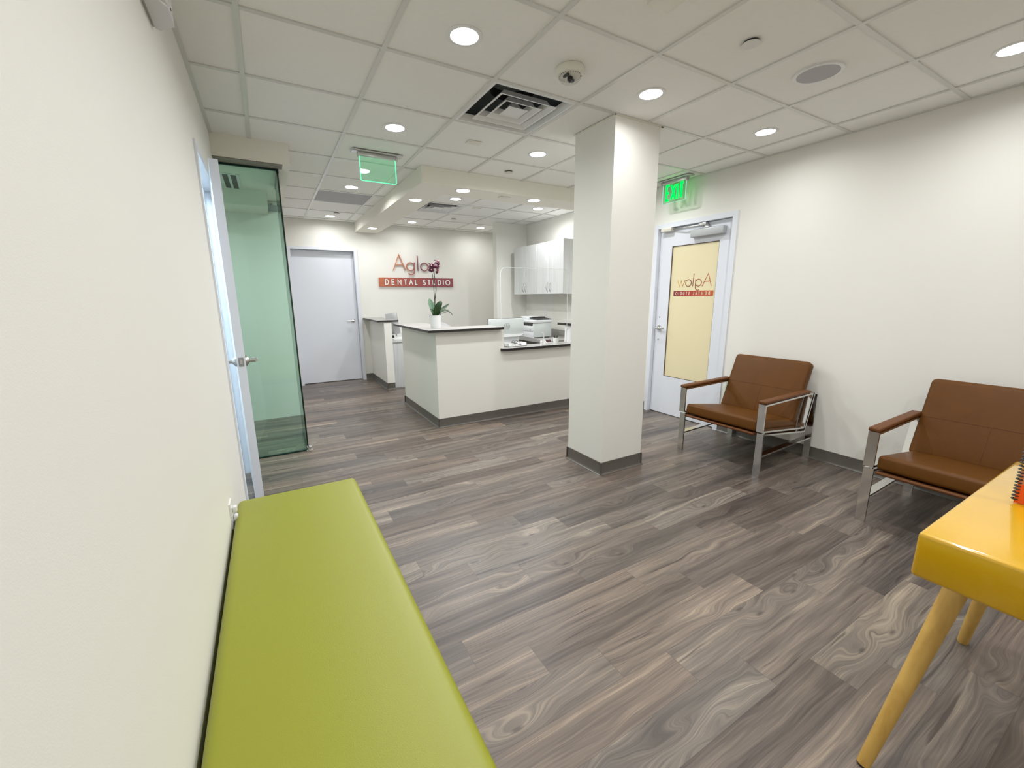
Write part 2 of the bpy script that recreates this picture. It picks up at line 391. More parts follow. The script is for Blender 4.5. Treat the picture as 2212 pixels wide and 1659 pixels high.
# the room behind the glass and the room behind the side door
GC = 2.425
bm = B(); box(bm, -2.8, -.41, 3.77, 3.87, 0, H+.2); box(bm, -2.9, -2.8, 2.26, 3.87, 0, H+.2); box(bm, -2.8, XL-.14, 2.28, 2.40, 0, H+.2)
struct('wall_glass_room', bm, WALL)
bm = B(); box(bm, -2.5, -2.4, .3, 2.28, 0, H+.2); box(bm, -2.4, XL-.14, .2, .3, 0, H+.2)
struct('wall_side_room', bm, WALL)
struct('ceiling_side_room', boxb(-2.5, XL-.14, .2, 2.28, H, H+.05), CEILT)

# bulkheads ---------------------------------------------------------
SB = 2.436
bm = B(); box(bm, .738, XR, 2.29, 2.64, SB, H+.006); box(bm, .738, 1.082, 2.64, YB, SB, H+.006)
struct('trim_1', bm, GYP)
bm = B(); box(bm, -2.8, -.352, 2.262, 3.77, GC, H+.1)
struct('trim_2', bm, GYP)
struct('trim_5', boxb(-2.79, -.515, 3.30, 3.769, 2.285, GC+.002), GYP)
# column head cover strips
bm = B(); box(bm, 1.520, 1.528, .602, 1.045, H-.004, H+.001); box(bm, 1.520, 1.985, .602, .610, H-.004, H+.001); box(bm, 1.962, 1.99, .602, .65, H-.004, H+.001)
struct('trim_3', bm, GYP)
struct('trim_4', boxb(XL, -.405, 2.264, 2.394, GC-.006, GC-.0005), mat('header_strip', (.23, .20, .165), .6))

# baseboards --------------------------------------------------------
BH = .102
def bboard(bm, p0, p1, out):
    """cove base along p0-p1, 'out' = unit normal into the room"""
    p0, p1, n = Vector(p0), Vector(p1), Vector(out); d = (p1-p0).normalized()
    prof = ((0, 0), (.020, 0), (.020, .003), (.011, .009), (.0065, .020), (.005, BH-.002), (.003, BH), (0, BH))
    a = [bm.verts.new((*(p0+n*u), v)) for u, v in prof]; b = [bm.verts.new((*(p1+n*u), v)) for u, v in prof]
    for i in range(len(prof)-1): bm.faces.new((a[i], a[i+1], b[i+1], b[i]))
    bm.faces.new(a); bm.faces.new(b[::-1])
def ring(bm, pts, closed=False):
    pts = [Vector(p) for p in pts]; n = len(pts)
    for i in range(n if closed else n-1):
        p, q = pts[i], pts[(i+1) % n]; d = (q-p).normalized(); nn = Vector((d.y, -d.x))
        bboard(bm, p-d*.014*(1 if (closed or i > 0) else 0), q+d*.014*(1 if (closed or i < n-2) else 0), nn)
bm = B(); bboard(bm, (XR, .83), (XR, YF), (-1, 0)); bboard(bm, (XR, 1.80), (XR, 4.57), (-1, 0)); struct('baseboard_right', bm, RUBBER, sm=True)
bm = B(); bboard(bm, (.742, YB), (.855, YB), (0, -1)); bboard(bm, (.968, YB), (XR, YB), (0, -1)); struct('baseboard_back', bm, RUBBER, sm=True)
bm = B(); bboard(bm, (XL, YF), (XL, 1.07), (1, 0)); struct('baseboard_left', bm, RUBBER, sm=True)
bm = B(); ring(bm, [(1.528, .61), (1.962, .61), (1.962, 1.03), (1.528, 1.03)], True); struct('baseboard_column', bm, RUBBER, sm=True)
bm = B(); ring(bm, [(.855, YB), (.855, 4.63), (.968, 4.63)]); struct('baseboard_half_wall', bm, RUBBER, sm=True)

# ------------------------------------------------------------------ doors
def lever(parent, name, base, normal, along, m=SATIN, r=.032):
    """round rose, neck and bar lever"""
    b, n, a = Vector(base), Vector(normal), Vector(along); bm = B()
    cyl(bm, b, b+n*.010, r, r*.94, 28); cyl(bm, b+n*.010, b+n*.022, r*.8, r*.42, 24); cyl(bm, b+n*.02, b+n*.058, .011, .011, 16)
    tube(bm, [b+n*.058-a*.012, b+n*.058, b+n*.060+a*.03, b+n*.056+a*.075, b+n*.050+a*.105], [.009, .0105, .010, .009, .008], 14)
    return mesh(name, bm, m, parent)
# door_1: entrance door with frosted glass (right wall)
d1 = thing('door_1', 'white entrance door with a cream frosted glass pane under the green exit sign', 'door', (XR, (RY0+RY1)/2, 0), kind='structure')
bm = B()
for a in ((RY0-.05, RY0, 0, RZ), (RY1, RY1+.05, 0, RZ), (RY0-.05, RY1+.05, RZ, RZ+.05)):
    box(bm, XR-.012, XR+.17, *a[:2], *a[2:])
for a in ((RY0, RY0+.016, 0, RZ), (RY1-.016, RY1, 0, RZ), (RY0, RY1, RZ-.016, RZ)): box(bm, XR+.085, XR+.16, *a[:2], *a[2:])
mesh('door_frame', bm, TRIMW, d1, sm=False)
FX = XR+.038; GY0, GY1, GZ0, GZ1 = 1.022, 1.590, .457, 1.930
bm = B()
for a in ((RY0+.004, GY0, .008, RZ-.004), (GY1, RY1-.004, .008, RZ-.004), (GY0, GY1, .008, GZ0), (GY0, GY1, GZ1, RZ-.004)): box(bm, FX, FX+.045, *a[:2], *a[2:])
leaf1 = mesh('door_leaf', bm, TRIMW, d1, sm=False)
bm = B(); bw = .006
for a in ((GY0, GY0+bw, GZ0, GZ1), (GY1-bw, GY1, GZ0, GZ1), (GY0, GY1, GZ0, GZ0+bw), (GY0, GY1, GZ1-bw, GZ1)): box(bm, FX+.006, FX+.02, *a[:2], *a[2:])
mesh('glazing_bead', bm, mat('bead_dark', (.10, .06, .035), .5), d1, sm=False)
FROST = mat('cream_frosted_glass', (.82, .735, .475), .28, spec=.5)
mesh('glass_pane', boxb(FX+.014, FX+.024, GY0, GY1, GZ0, GZ1), FROST, d1, sm=False)
lever(d1, 'door_handle', (FX, 1.690, 1.018), (-1, 0, 0), (0, -1, 0), CHROME, .037)
for z in (1.145, .885):
    bm = B(); cyl(bm, (FX, 1.698, z), (FX-.004, 1.698, z), .008, .007, 16); mesh('lock_screw', bm, GREYM, d1)
bm = B(); rbox(bm, FX-.062, FX, .955, 1.325, 1.985, 2.062, .008, 3); cl = mesh('door_closer', bm, ALU, d1)
bm = B(); rbox(bm, FX-.05, FX-.012, 1.125, 1.185, 2.062, 2.076, .004); box(bm, FX-.045, FX-.015, 1.14, 1.17, 2.076, 2.096)
rbox(bm, FX-.062, FX-.02, 1.15, 1.235, 2.09, 2.118, .003)
tube(bm, [(FX-.035, 1.20, 2.10), (FX-.055, 1.42, 2.098)], .008, 8); tube(bm, [(FX-.055, 1.42, 2.098), (FX-.02, 1.62, 2.108)], .006, 8)
mesh('closer_arm', bm, SATIN, cl)
bm = B(); rbox(bm, XR-.03, FX-.002, 1.568, 1.705, 2.088, 2.126, .004)
for i in range(12): box(bm, XR-.0325, XR-.029, 1.578+i*.0103, 1.582+i*.0103, 2.094, 2.112)
mesh('magnetic_lock', bm, PLASTC, d1)
# lettering on the glass (read from the street side, so mirrored here)
LF = 1.048
gm = grad('glass_letter_gradient', [(0, (.52, .17, .05)), (.35, (.33, .085, .04)), (.62, (.20, .045, .03)), (.78, (.42, .19, .05)), (1, (.80, .52, .16))], 1, LF+.03, LF+.45)
gb = grad('glass_bar_gradient', [(0, (.55, .12, .035)), (.5, (.45, .055, .03)), (1, (.24, .02, .03))], 1, LF, LF+.49)
xg = FX+.014
fn = lambda u, v, d: (xg-d, u, v)
def word(parent, name, m, paths, wd, fn, d0, d1):
    bm = B()
    for q, (pts, cl) in enumerate(paths): stroke(bm, pts, cl, wd, fn, d0, d1+(d1-d0)*.06*q)
    return mesh(name, bm, m, parent, sm=False)
z0 = 1.487; y = lambda f: LF+.49*f
gp = [[([(y(.065), z0), (y(.152), z0+.128), (y(.28), z0)], False), ([(y(.11), z0+.048), (y(.232), z0+.048)], False)],
      [(circ(y(.375), z0+.037, .036), True), ([(y(.448), z0+.075), (y(.448), z0-.005)]+arc(y(.385), z0-.005, y(.448)-y(.385), .036, 0, -140, 16), False)],
      [([(y(.512), z0), (y(.500), z0+.135)], False)],
      [(circ(y(.625), z0+.037, .036), True)],
      [([(y(.71), z0+.070), (y(.775), z0+.002), (y(.812), z0+.066), (y(.858), z0+.002), (y(.912), z0+.070)], False)]]
sg = thing('door_lettering', 'orange and red mirrored lettering stuck on the cream door glass', 'sign', (xg, LF+.245, 1.385))
for q in gp: word(sg, 'letter', gm, q, .0085, fn, 0, .0012)
bar = mesh('bar', boxb(xg-.0012, xg, LF, LF+.49, 1.386, 1.441), gb, sg, sm=False)
WHT = mat('letter_cream', (.80, .70, .55), .4)
def caps(text, wdt, hgt, start, z, stk, centers, fn, d0, d1, m, parent, sx=1.0):
    for ch, c in zip(text, centers):
        pths, wg = glyph(ch); bm = B()
        for q, (pts, cl) in enumerate(pths): stroke(bm, [(start+c*wdt+(u-wg/2)*hgt*sx, z+v*hgt) for u, v in pts], cl, stk, fn, d0, d1+(d1-d0)*.06*q)
        mesh('letter', bm, m, parent, sm=False)
CEN = [.097, .176, .258, .340, .408, .479, .588, .655, .724, .797, .857, .920]
CEN = [.098, .176, .258, .337, .409, .481, .588, .654, .724, .800, .856, .920]
caps('DENTALSTUDIO', .49, .029, LF, 1.399, .0054, CEN, fn, .0013, .002, WHT, bar, .78)

# door_2: back door
d2 = thing('door_2', 'plain white door in the back wall left of the wall sign', 'door', ((BX0+BX1)/2, YB, 0), kind='structure')
bm = B()
for a in ((BX0-.05, BX0, 0, BZ), (BX1, BX1+.05, 0, BZ), (BX0-.05, BX1+.05, BZ, BZ+.045)): box(bm, a[0], a[1], YB-.014, YB+.16, a[2], a[3])
for a in ((BX0, BX0+.015, 0, BZ), (BX1-.015, BX1, 0, BZ), (BX0, BX1, BZ-.015, BZ)): box(bm, a[0], a[1], YB+.125, YB+.15, a[2], a[3])
mesh('door_frame', bm, TRIMW, d2, sm=False)
mesh('door_leaf', boxb(BX0+.004, BX1-.004, YB+.082, YB+.126, .010, BZ-.004), TRIMW, d2, sm=False)
lever(d2, 'door_handle', (.612, YB+.082, 1.018), (0, -1, 0), (-1, 0, 0))
# door_3: side door standing ajar (left wall)
d3 = thing('door_3', 'white side door standing ajar beyond the green bench', 'door', (XL, (DY0+DY1)/2, 0), kind='structure')
bm = B(); cw = .048
for a in ((DY0-cw, DY0, 0, DZ), (DY1, DY1+cw, 0, DZ), (DY0-cw, DY1+cw, DZ, DZ+cw)): box(bm, XL-.15, XL+.010, *a[:2], *a[2:])
box(bm, XL-.12, XL-.06, DY0, DY0+.014, 0, DZ); box(bm, XL-.12, XL-.075, DY1-.014, DY1, 0, DZ); box(bm, XL-.12, XL-.06, DY0, DY1, DZ-.014, DZ)
mesh('door_frame', bm, TRIMW, d3, sm=False)
hx, hy = -.847, DY1-.004; ang = math.atan2(.072, .89)
R3 = Matrix.Translation((hx, hy, 0)) @ Matrix.Rotation(ang, 4, 'Z')
t = B(); box(t, -.044, 0, -.893, 0, .012, DZ-.006); bm = B(); merge(bm, t, R3); leaf3 = mesh('door_leaf', bm, TRIMW, d3, sm=False)
t = B(); box(t, -.036, -.009, -.8945, -.892, .996, 1.050); bm = B(); merge(bm, t, R3); lt = mesh('latch_plate', bm, GREYM, leaf3, sm=False)
t = B(); box(t, -.029, -.016, -.903, -.893, 1.012, 1.036); bm = B(); merge(bm, t, R3); mesh('latch_bolt', bm, SATIN, leaf3, sm=False)
for sx, nx in ((0, 1), (-.044, -1)):
    b = R3 @ Vector((sx, -.83, 1.022)); n = (R3.to_3x3() @ Vector((nx, 0, 0))); a = R3.to_3x3() @ Vector((0, 1, 0))
    lever(leaf3, 'door_handle', b, n, a, SATIN, .033)
bm = B(); box(bm, XL-.075, XL-.052, DY0-.0005, DY0+.0012, .95, 1.10); mesh('strike_plate', bm, GREYM, d3, sm=False)

# ------------------------------------------------------------------ glass partition beside the side door
gp_ = thing('glass_partition', 'green tinted frameless glass corner between the ajar side door and the corridor', 'glass partition', (-.65, 2.40, 0))
def glass(name, x0, x1, y0, y1, z0, z1, ax):
    bm = B(); v, fs = box(bm, x0, x1, y0, y1, z0, z1)
    for f in fs:
        f.normal_update(); n = f.normal
        f.material_index = 0 if abs(n[ax]) > .5 else 1
    return mesh(name, bm, [GLASSG, GLEDGE], gp_, sm=False)
glass('glass_pane', XL, -.434, 2.400, 2.412, .012, 2.412, 1)
glass('glass_pane', -.446, -.434, 2.413, 3.02, .012, 2.412, 0)
bm = B(); box(bm, XL, -.434, 2.396, 2.416, 2.404, GC); box(bm, -.450, -.430, 2.416, 3.02, 2.395, GC); mesh('top_channel', bm, GLEDGE, gp_, sm=False)
bm = B(); box(bm, XL, -.436, 2.397, 2.415, 0, .014); box(bm, -.450, -.430, 2.416, 3.02, 0, .016); mesh('floor_channel', bm, GLEDGE, gp_, sm=False)
bm = B(); rbox(bm, -.455, -.405, 2.372, 2.425, 0, .012, .003); rbox(bm, -.45, -.41, 2.38, 2.42, .03, .045, .003); cyl(bm, (-.428, 2.40, .010), (-.428, 2.40, .034), .014, .014, 20)
mesh('corner_clamp', bm, CHROME, gp_)
# seen through the glass
tg = thing('slot_vent', 'white ceiling vent with two black slots behind the green glass', 'vent', (-.80, 3.0, GC))
mesh('frame', boxb(-.90, -.72, 2.74, 3.29, GC-.005, GC), PLASTW, tg, sm=False)
for a in (-.842, -.782): mesh('slot', boxb(a, a+.040, 2.77, 3.26, GC-.007, GC-.0045), DARK, tg, sm=False)
tg = thing('door_closer', 'grey door closer box high on the wall behind the green glass', 'door closer', (-.45, 3.73, 2.18))
mesh('body', rboxb(-.510, -.42, 3.722, 3.77, 2.325, 2.385, .006), GREYM, tg)
bm = B(); cyl(bm, (-.47, 3.745, 2.385), (-.47, 3.745, 2.40), .012, .012, 16); mesh('spindle', bm, GREYM, tg)

# ------------------------------------------------------------------ reception desk
rd = thing('reception_desk', 'white reception desk with dark edged counters, stepped down to a low counter', 'reception desk', (1.7, 2.45, 0))
bm = B()
box(bm, .855, .970, 2.525, 3.68, 0, 1.037); box(bm, .855, 1.665, 2.41, 2.525, 0, 1.037); box(bm, 1.665, 2.70, 2.41, 2.525, 0, .789)
box(bm, 2.70, XR-.004, 2.41, 2.525, 0, 1.034); box(bm, 2.70, 2.81, 2.525, 2.60, 0, 1.034)
mesh('desk_body', bm, WALL, rd, sm=False)
bm = B(); ring(bm, [(.970, 3.68), (.855, 3.68), (.855, 2.41), (XR-.004, 2.41)]); mesh('baseboard', bm, RUBBER, rd)
def slab(name, poly, z0, z1, r=0.0):
    """laminate top with a dark edge band"""
    bm = B(); prism(bm, poly, lambda u, v, d: (u, v, d), z0, z1)
    bm.normal_update()
    for f in bm.faces:
        c = f.calc_center_median(); f.material_index = 0 if c.z > z1-1e-4 else 1
    return mesh(name, bm, [CTOP, CEDGE], rd, sm=False)
def rc(cx, cy, r, a0, a1, n=6): return [(cx+r*math.cos(math.radians(a0+(a1-a0)*i/n)), cy+r*math.sin(math.radians(a0+(a1-a0)*i/n))) for i in range(n+1)]
slab('high_counter', [(.76, 3.72), (.76, 2.352)]+rc(.772, 2.352, .012, 180, 270)+[(1.63, 2.34), (1.63, 2.74), (1.15, 2.74), (1.15, 3.72)], 1.037, 1.062)
slab('low_counter', rc(1.67, 2.40, .05, 180, 270)+[(2.698, 2.35), (2.698, 2.60), (1.62, 2.60)], .789, .818)
slab('high_counter', [(2.615, 2.68), (2.615, 2.33), (XR-.004, 2.33), (XR-.004, 2.68)], 1.034, 1.062)
bm = B(); box(bm, 1.0, 2.66, 2.60, 3.12, .715, .742); mesh('worktop', bm, CTOP, rd, sm=False)
for x in (1.0, 2.60): mesh('side_panel', boxb(x, x+.03, 2.62, 3.08, 0, .715), LAMW, rd, sm=False)

# half wall cap
bm = B(); prism(bm, [(.757, YB-.002), (.757, 4.61), (1.07, 4.61), (1.07, YB-.002)], lambda u, v, d: (u, v, d), 1.036, 1.060); bm.normal_update()
for f in bm.faces: f.material_index = 0 if f.calc_center_median().z > 1.0599 else 1
o = mesh('half_wall_counter', bm, [CTOP, CEDGE], sm=False); tag(o, 'dark edged counter slab capping the half wall beside the back door', 'counter')

# acrylic sneeze shield
sh = thing('sneeze_shield', 'clear acrylic shield standing on the low counter of the reception desk', 'acrylic shield', (2.1, 2.43, .818))
poly = [(1.645, .822)]+[(2.575, .822)]+rc(2.515, 1.65, .06, 0, 90)+rc(1.705, 1.65, .06, 90, 180)
bm = B(); prism(bm, poly, lambda u, v, d: (u, d, v), 2.430, 2.435); mesh('panel', bm, ACRYL, sh, sm=False)
bm = B(); stroke(bm, poly[1:]+poly[:1], False, .004, lambda u, v, d: (u, d, v), 2.4295, 2.4355); mesh('panel_edge', bm, pane('acrylic_edge', (.9, .95, .93), 1.5, diff=(.85, .9, .88), dfac=.55), sh, sm=False)
for x in (1.74, 2.46):
    bm = B(); box(bm, x-.003, x+.003, 2.385, 2.48, .818, .90); mesh('foot', bm, ACRYL, sh, sm=False)

# ------------------------------------------------------------------ back counter, cabinets, printer
bc = thing('back_counter', 'grey laminate counter along the right wall under the hanging cabinets', 'counter', (3.03, 3.8, 0))
bm = B(); box(bm, 2.715, XR-.003, 3.02, 4.566, .742, .785); bm.normal_update(); mesh('worktop', bm, CTOP, bc, sm=False)
bm = B(); box(bm, 2.76, XR-.008, 4.1, 4.566, 0, .742); mesh('base_cabinet', bm, CABW, bc, sm=False)
bm = B(); box(bm, 2.76, XR-.008, 3.03, 3.05, 0, .742); mesh('end_panel', bm, CABW, bc, sm=False)
bm = B(); box(bm, 3.316, XR-.003, 3.02, 4.566, .785, .88); mesh('backsplash', bm, CTOP, bc, sm=False)
def cabinet(y0, y1, label):
    c = thing('wall_cabinet', label, 'cabinet', (3.17, (y0+y1)/2, 1.428), group='hanging cabinets above the printer')
    mesh('body', boxb(3.012, XR-.001, y0+.001, y1-.001, 1.428, 2.170), CABW, c, sm=False)
    ym = (y0+y1)/2
    for a, b, hy in ((y0+.0025, ym-.0015, ym-.035), (ym+.0015, y1-.0025, ym+.035)):
        dr = mesh('door', rboxb(2.992, 3.0115, a, b, 1.430, 2.168, .0015, 1), CABW, c, sm=False)
        bm = B(); tube(bm, [(2.992, hy, 1.462), (2.984, hy, 1.470), (2.966, hy, 1.505), (2.961, hy, 1.53), (2.966, hy, 1.555), (2.984, hy, 1.59), (2.992, hy, 1.598)], .0055, 10)
        mesh('handle', bm, SATIN, dr)
    return c
cabinet(3.745, 4.412, 'pale wood-grain hanging cabinet farther from the column, next to the wing wall')
cabinet(3.075, 3.742, 'pale wood-grain hanging cabinet nearer the column, with its plain end panel in view')

pr = thing('printer', 'white and grey office printer with a black top tray on the back counter', 'printer', (2.9, 3.66, .785))
PRW = mat('printer_white', (.72, .74, .76), .35); PRG = mat('printer_light_grey', (.62, .66, .65), .4)
px0, px1, py0, py1, pz0 = 2.745, 3.07, 3.44, 3.86, .785
mesh('body', rboxb(px0+.004, px1, py0, py1, pz0+.012, 1.005, .010), PRG, pr)
mesh('front_panel', rboxb(px0-.006, px0+.02, py0+.012, py1-.01, pz0+.098, .965, .006), PRW, pr)
tr_ = mesh('paper_tray', rboxb(px0-.008, px0+.02, py0+.006, py1-.006, pz0+.004, pz0+.092, .006), PRW, pr)
mesh('tray_grip', boxb(px0-.0095, px0-.007, py0+.25, py0+.37, pz0+.035, pz0+.048), GREYM, tr_, sm=False)
mesh('output_slot', boxb(px0-.004, px0+.05, py0+.03, py1-.02, .968, 1.012), DARK, pr, sm=False)
mesh('scanner_lid', rboxb(px0-.01, px1+.01, py0-.012, py1+.01, 1.010, 1.050, .012), PRW, pr)
mesh('document_feeder', rboxb(px0+.03, px1-.06, py1-.20, py1, 1.050, 1.095, .018, 3), PRW, pr)
bm = B(); t = B(); box(t, -.13, .13, -.12, .12, -.004, .004); merge(bm, t, Matrix.Translation((px0+.20, py0+.125, 1.068)) @ Matrix.Rotation(.09, 4, 'X')); rbox(bm, px0+.10, px0+.32, py0+.16, py0+.22, 1.06, 1.092, .006)
mesh('feeder_tray', bm, DARK, pr, sm=False)
mesh('foot_slot', boxb(px0+.20, px1-.04, py0-.001, py0+.02, pz0, pz0+.014), DARK, pr, sm=False)
bm = B(); stroke(bm, circ(3.65-.13, .905, .012), True, .004, lambda u, v, d: (d, u, v), px0-.008, px0-.006); mesh('emblem', bm, GREYM, pr, sm=False)

# monitor seen from behind, on the desk's worktop
mn = thing('monitor', 'light grey monitor back with a round emblem behind the low counter', 'monitor', (1.96, 2.86, .742))
MONB = mat('monitor_back_grey', (.60, .64, .64), .4)
R = Matrix.Translation((1.955, 2.84, 0)) @ Matrix.Rotation(math.radians(0), 4, 'Z')
mesh('screen_shell', rboxb(1.705, 2.205, 2.845, 2.872, .930, 1.124, .006), MONB, mn)
mesh('bezel', boxb(1.702, 2.208, 2.872, 2.878, .925, 1.128), DARK, mn, sm=False)
bm = B(); prism(bm, [(1.70, .896), (2.12, .898), (2.17, .910), (2.205, .930), (1.70, .930)], lambda u, v, d: (u, d, v), 2.835, 2.872); mesh('chin', bm, mat('monitor_chin_white', (.86, .87, .88), .25), mn, sm=False)
bm = B(); rbox(bm, 1.70, 2.15, 2.872, 2.89, .748, .90, .004); rbox(bm, 1.74, 2.14, 2.80, 2.99, .742, .752, .004); mesh('stand', bm, PRW, mn)
em = lambda u, v, d: (1.955+u, d, 1.028+v)
bm = B(); stroke(bm, arc(0, 0, .040, .040, 115, 250, 20), False, .007, em, 2.8435, 2.8455); stroke(bm, arc(0, 0, .040, .040, -65, 70, 20), False, .007, em, 2.8435, 2.8455)
stroke(bm, [(-.020, -.022), (-.003, .036)], False, .006, em, 2.8435, 2.8455); stroke(bm, [(-.012, .008), (-.004, .010), (.000, .004), (-.007, -.022)], False, .006, em, 2.8435, 2.8455)
stroke(bm, [(.000, -.036), (.013, .012)], False, .006, em, 2.8435, 2.8455); stroke(bm, [(.013, .012), (.022, .010), (.022, .002), (.016, -.022), (.006, -.022)], False, .006, em, 2.8435, 2.8455)
mesh('emblem', bm, SATIN, mn, sm=False)

# things on the low counter
ZL = .818
ty = thing('desk_tray', 'white plastic tray holding glasses and a pen behind the acrylic shield', 'tray', (1.86, 2.50, ZL))
bm = B(); box(bm, 1.75, 2.0, 2.455, 2.56, ZL, ZL+.004); box(bm, 1.75, 2.0, 2.556, 2.56, ZL, ZL+.045); box(bm, 1.996, 2.0, 2.455, 2.56, ZL, ZL+.042); box(bm, 1.75, 2.0, 2.455, 2.459, ZL, ZL+.012)
box(bm, 1.75, 1.754, 2.455, 2.56, ZL, ZL+.042)
mesh('tray_body', bm, PLASTW, ty, sm=False)
mesh('divider', boxb(1.80, 1.804, 2.459, 2.556, ZL+.004, ZL+.04), PLASTW, ty, sm=False)
gl = thing('reading_glasses', 'black framed glasses lying folded in the white tray', 'glasses', (1.88, 2.51, ZL+.02))
for x in (1.862, 1.905):
    bm = B(); tube(bm, [(x+.018*math.cos(a), 2.535, ZL+.052+.012*math.sin(a)) for a in [2*PI*i/16 for i in range(17)]], .0025, 6); mesh('rim', bm, DARK, gl)
bm = B(); tube(bm, [(1.88, 2.535, ZL+.056), (1.887, 2.535, ZL+.056)], .0025, 6); mesh('bridge', bm, DARK, gl)
for x in (1.844, 1.923):
    bm = B(); tube(bm, [(x, 2.535, ZL+.055), (x+.006, 2.49, ZL+.036), (x+.012, 2.463, ZL+.010)], .0024, 6); mesh('temple', bm, DARK, gl)
pn = thing('pen', 'black pen slanting out of the front of the white tray', 'pen', (1.90, 2.48, ZL+.01))
bm = B(); tube(bm, [(1.84, 2.545, ZL+.046), (1.93, 2.462, ZL+.018)], .0045, 8); mesh('barrel', bm, DARK, pn)
bm = B(); tube(bm, [(1.93, 2.462, ZL+.018), (1.943, 2.449, ZL+.014)], [.004, .001], 8); mesh('tip', bm, SATIN, pn)
hs = thing('hook_stand', 'small white stand with a thin hooked arm on the low counter', 'stand', (2.18, 2.39, ZL))
bm = B(); cyl(bm, (2.165, 2.385, ZL), (2.165, 2.385, ZL+.022), .017, .016, 20); rbox(bm, 2.185, 2.225, 2.375, 2.405, ZL, ZL+.02, .004); mesh('base', bm, PLASTW, hs)
bm = B(); tube(bm, [(2.20, 2.39, ZL+.02), (2.202, 2.39, ZL+.10), (2.20, 2.39, ZL+.135), (2.192, 2.39, ZL+.150), (2.178, 2.39, ZL+.154)], .005, 10); mesh('arm', bm, PLASTW, hs)
bm = B(); lathe(bm, [(0, 0), (.014, 0), (.017, .018), (.014, .034), (0, .04)], (2.165, 2.385, ZL+.022), 20); mesh('knob', bm, PLASTW, hs)
ct = thing('card_terminal', 'white card reader with a dark red screen on the low counter', 'card reader', (2.32, 2.45, ZL))
bm = B(); prism(bm, [(2.445, 0), (2.52, 0), (2.52, .055), (2.485, .055), (2.445, .022)], lambda u, v, d: (d, u, ZL+v), 2.275, 2.375); mesh('case', bm, PLASTW, ct, sm=False)
bm = B(); prism(bm, [(2.4485, .0275), (2.4835, .0565), (2.4830, .0575), (2.4480, .0285)], lambda u, v, d: (d, u, ZL+v), 2.285, 2.365); mesh('screen', bm, mat('dark_red_screen', (.05, .012, .014), .3), ct, sm=False)
pc = thing('pen_cup', 'white pen cup full of dark pens on the low counter', 'pen cup', (2.487, 2.535, ZL))
bm = B(); lathe(bm, [(0, 0), (.034, 0), (.036, .066), (.033, .066), (.031, .004), (0, .004)], (2.487, 2.535, ZL), 24); mesh('cup', bm, PLASTW, pc)
for i in range(7):
    a = i*2*PI/7; r = .02
    o = B(); p0 = Vector((2.487+.008*math.cos(a), 2.535+.008*math.sin(a), ZL+.005)); p1 = Vector((2.487+.028*math.cos(a), 2.535+.028*math.sin(a), ZL+.088+.012*rnd.random()))
    tube(o, [p0, p1], .0042, 8); tag(mesh('pen', o, DARK), 'dark pen standing in the white pen cup', 'pen', 'pens in the cup')
bh = thing('brochure_holder', 'white upright holder at the column end of the low counter', 'holder', (2.64, 2.47, ZL))
bm = B(); prism(bm, [(2.40, 0), (2.56, 0), (2.55, .20), (2.535, .214), (2.425, .214), (2.41, .20)], lambda u, v, d: (d, u, ZL+v), 2.640, 2.672); mesh('back_plate', bm, PLASTW, bh, sm=False)
bm = B(); stroke(bm, [(2.43, .01), (2.438, .15)]+arc(2.48, .15, .042, .035, 180, 0, 10)+[(2.53, .01)], False, .012, lambda u, v, d: (d, u, ZL+v), 2.630, 2.640); mesh('arch_rim', bm, PLASTW, bh, sm=False)

# wall outlet by printer
def outlet(name, label, c, n, m=PLASTW, plug=False):
    o = thing(name, label, 'outlet', c); c = Vector(c); n = Vector(n); s = Vector((-n.y, n.x, 0)); bm = B()
    P = lambda u, v, d: tuple(c+s*u+Vector((0, 0, v))+n*d)
    prism(bm, [(-.036, -.057), (.036, -.057), (.036, .057), (-.036, .057)], P, 0, .006); mesh('cover_plate', bm, m, o, sm=False)
    for v in (.02, -.02):
        bm = B(); prism(bm, [(-.014+.0, v-.012), (.014, v-.012), (.014, v+.012), (-.014, v+.012)], P, .006, .0085); soc = mesh('socket', bm, m, o, sm=False)
        bm = B()
        for u in (-.006, .006): prism(bm, [(u-.0012, v-.004), (u+.0012, v-.004), (u+.0012, v+.005), (u-.0012, v+.005)], P, .0085, .0089)
        mesh('slot', bm, DARK, soc, sm=False)
    return o
outlet('wall_outlet', 'white wall outlet above the printer under the hanging cabinets', (XR, 3.98, 1.11), (-1, 0, 0))
outlet('wall_outlet', 'white wall outlet low on the left wall beside the green bench', (XL, .352, .470), (1, 0, 0))
for v in (.02, -.02):
    pg = thing('plug', 'white plug pushed into the %s socket beside the green bench' % ('upper' if v > 0 else 'lower'), 'plug', (XL+.0089, .352, .470+v))
    bm = B(); rbox(bm, XL+.0089, XL+.026, .338, .366, .457+v, .483+v, .004, 2); mesh('plug_body', bm, PLASTW, pg)

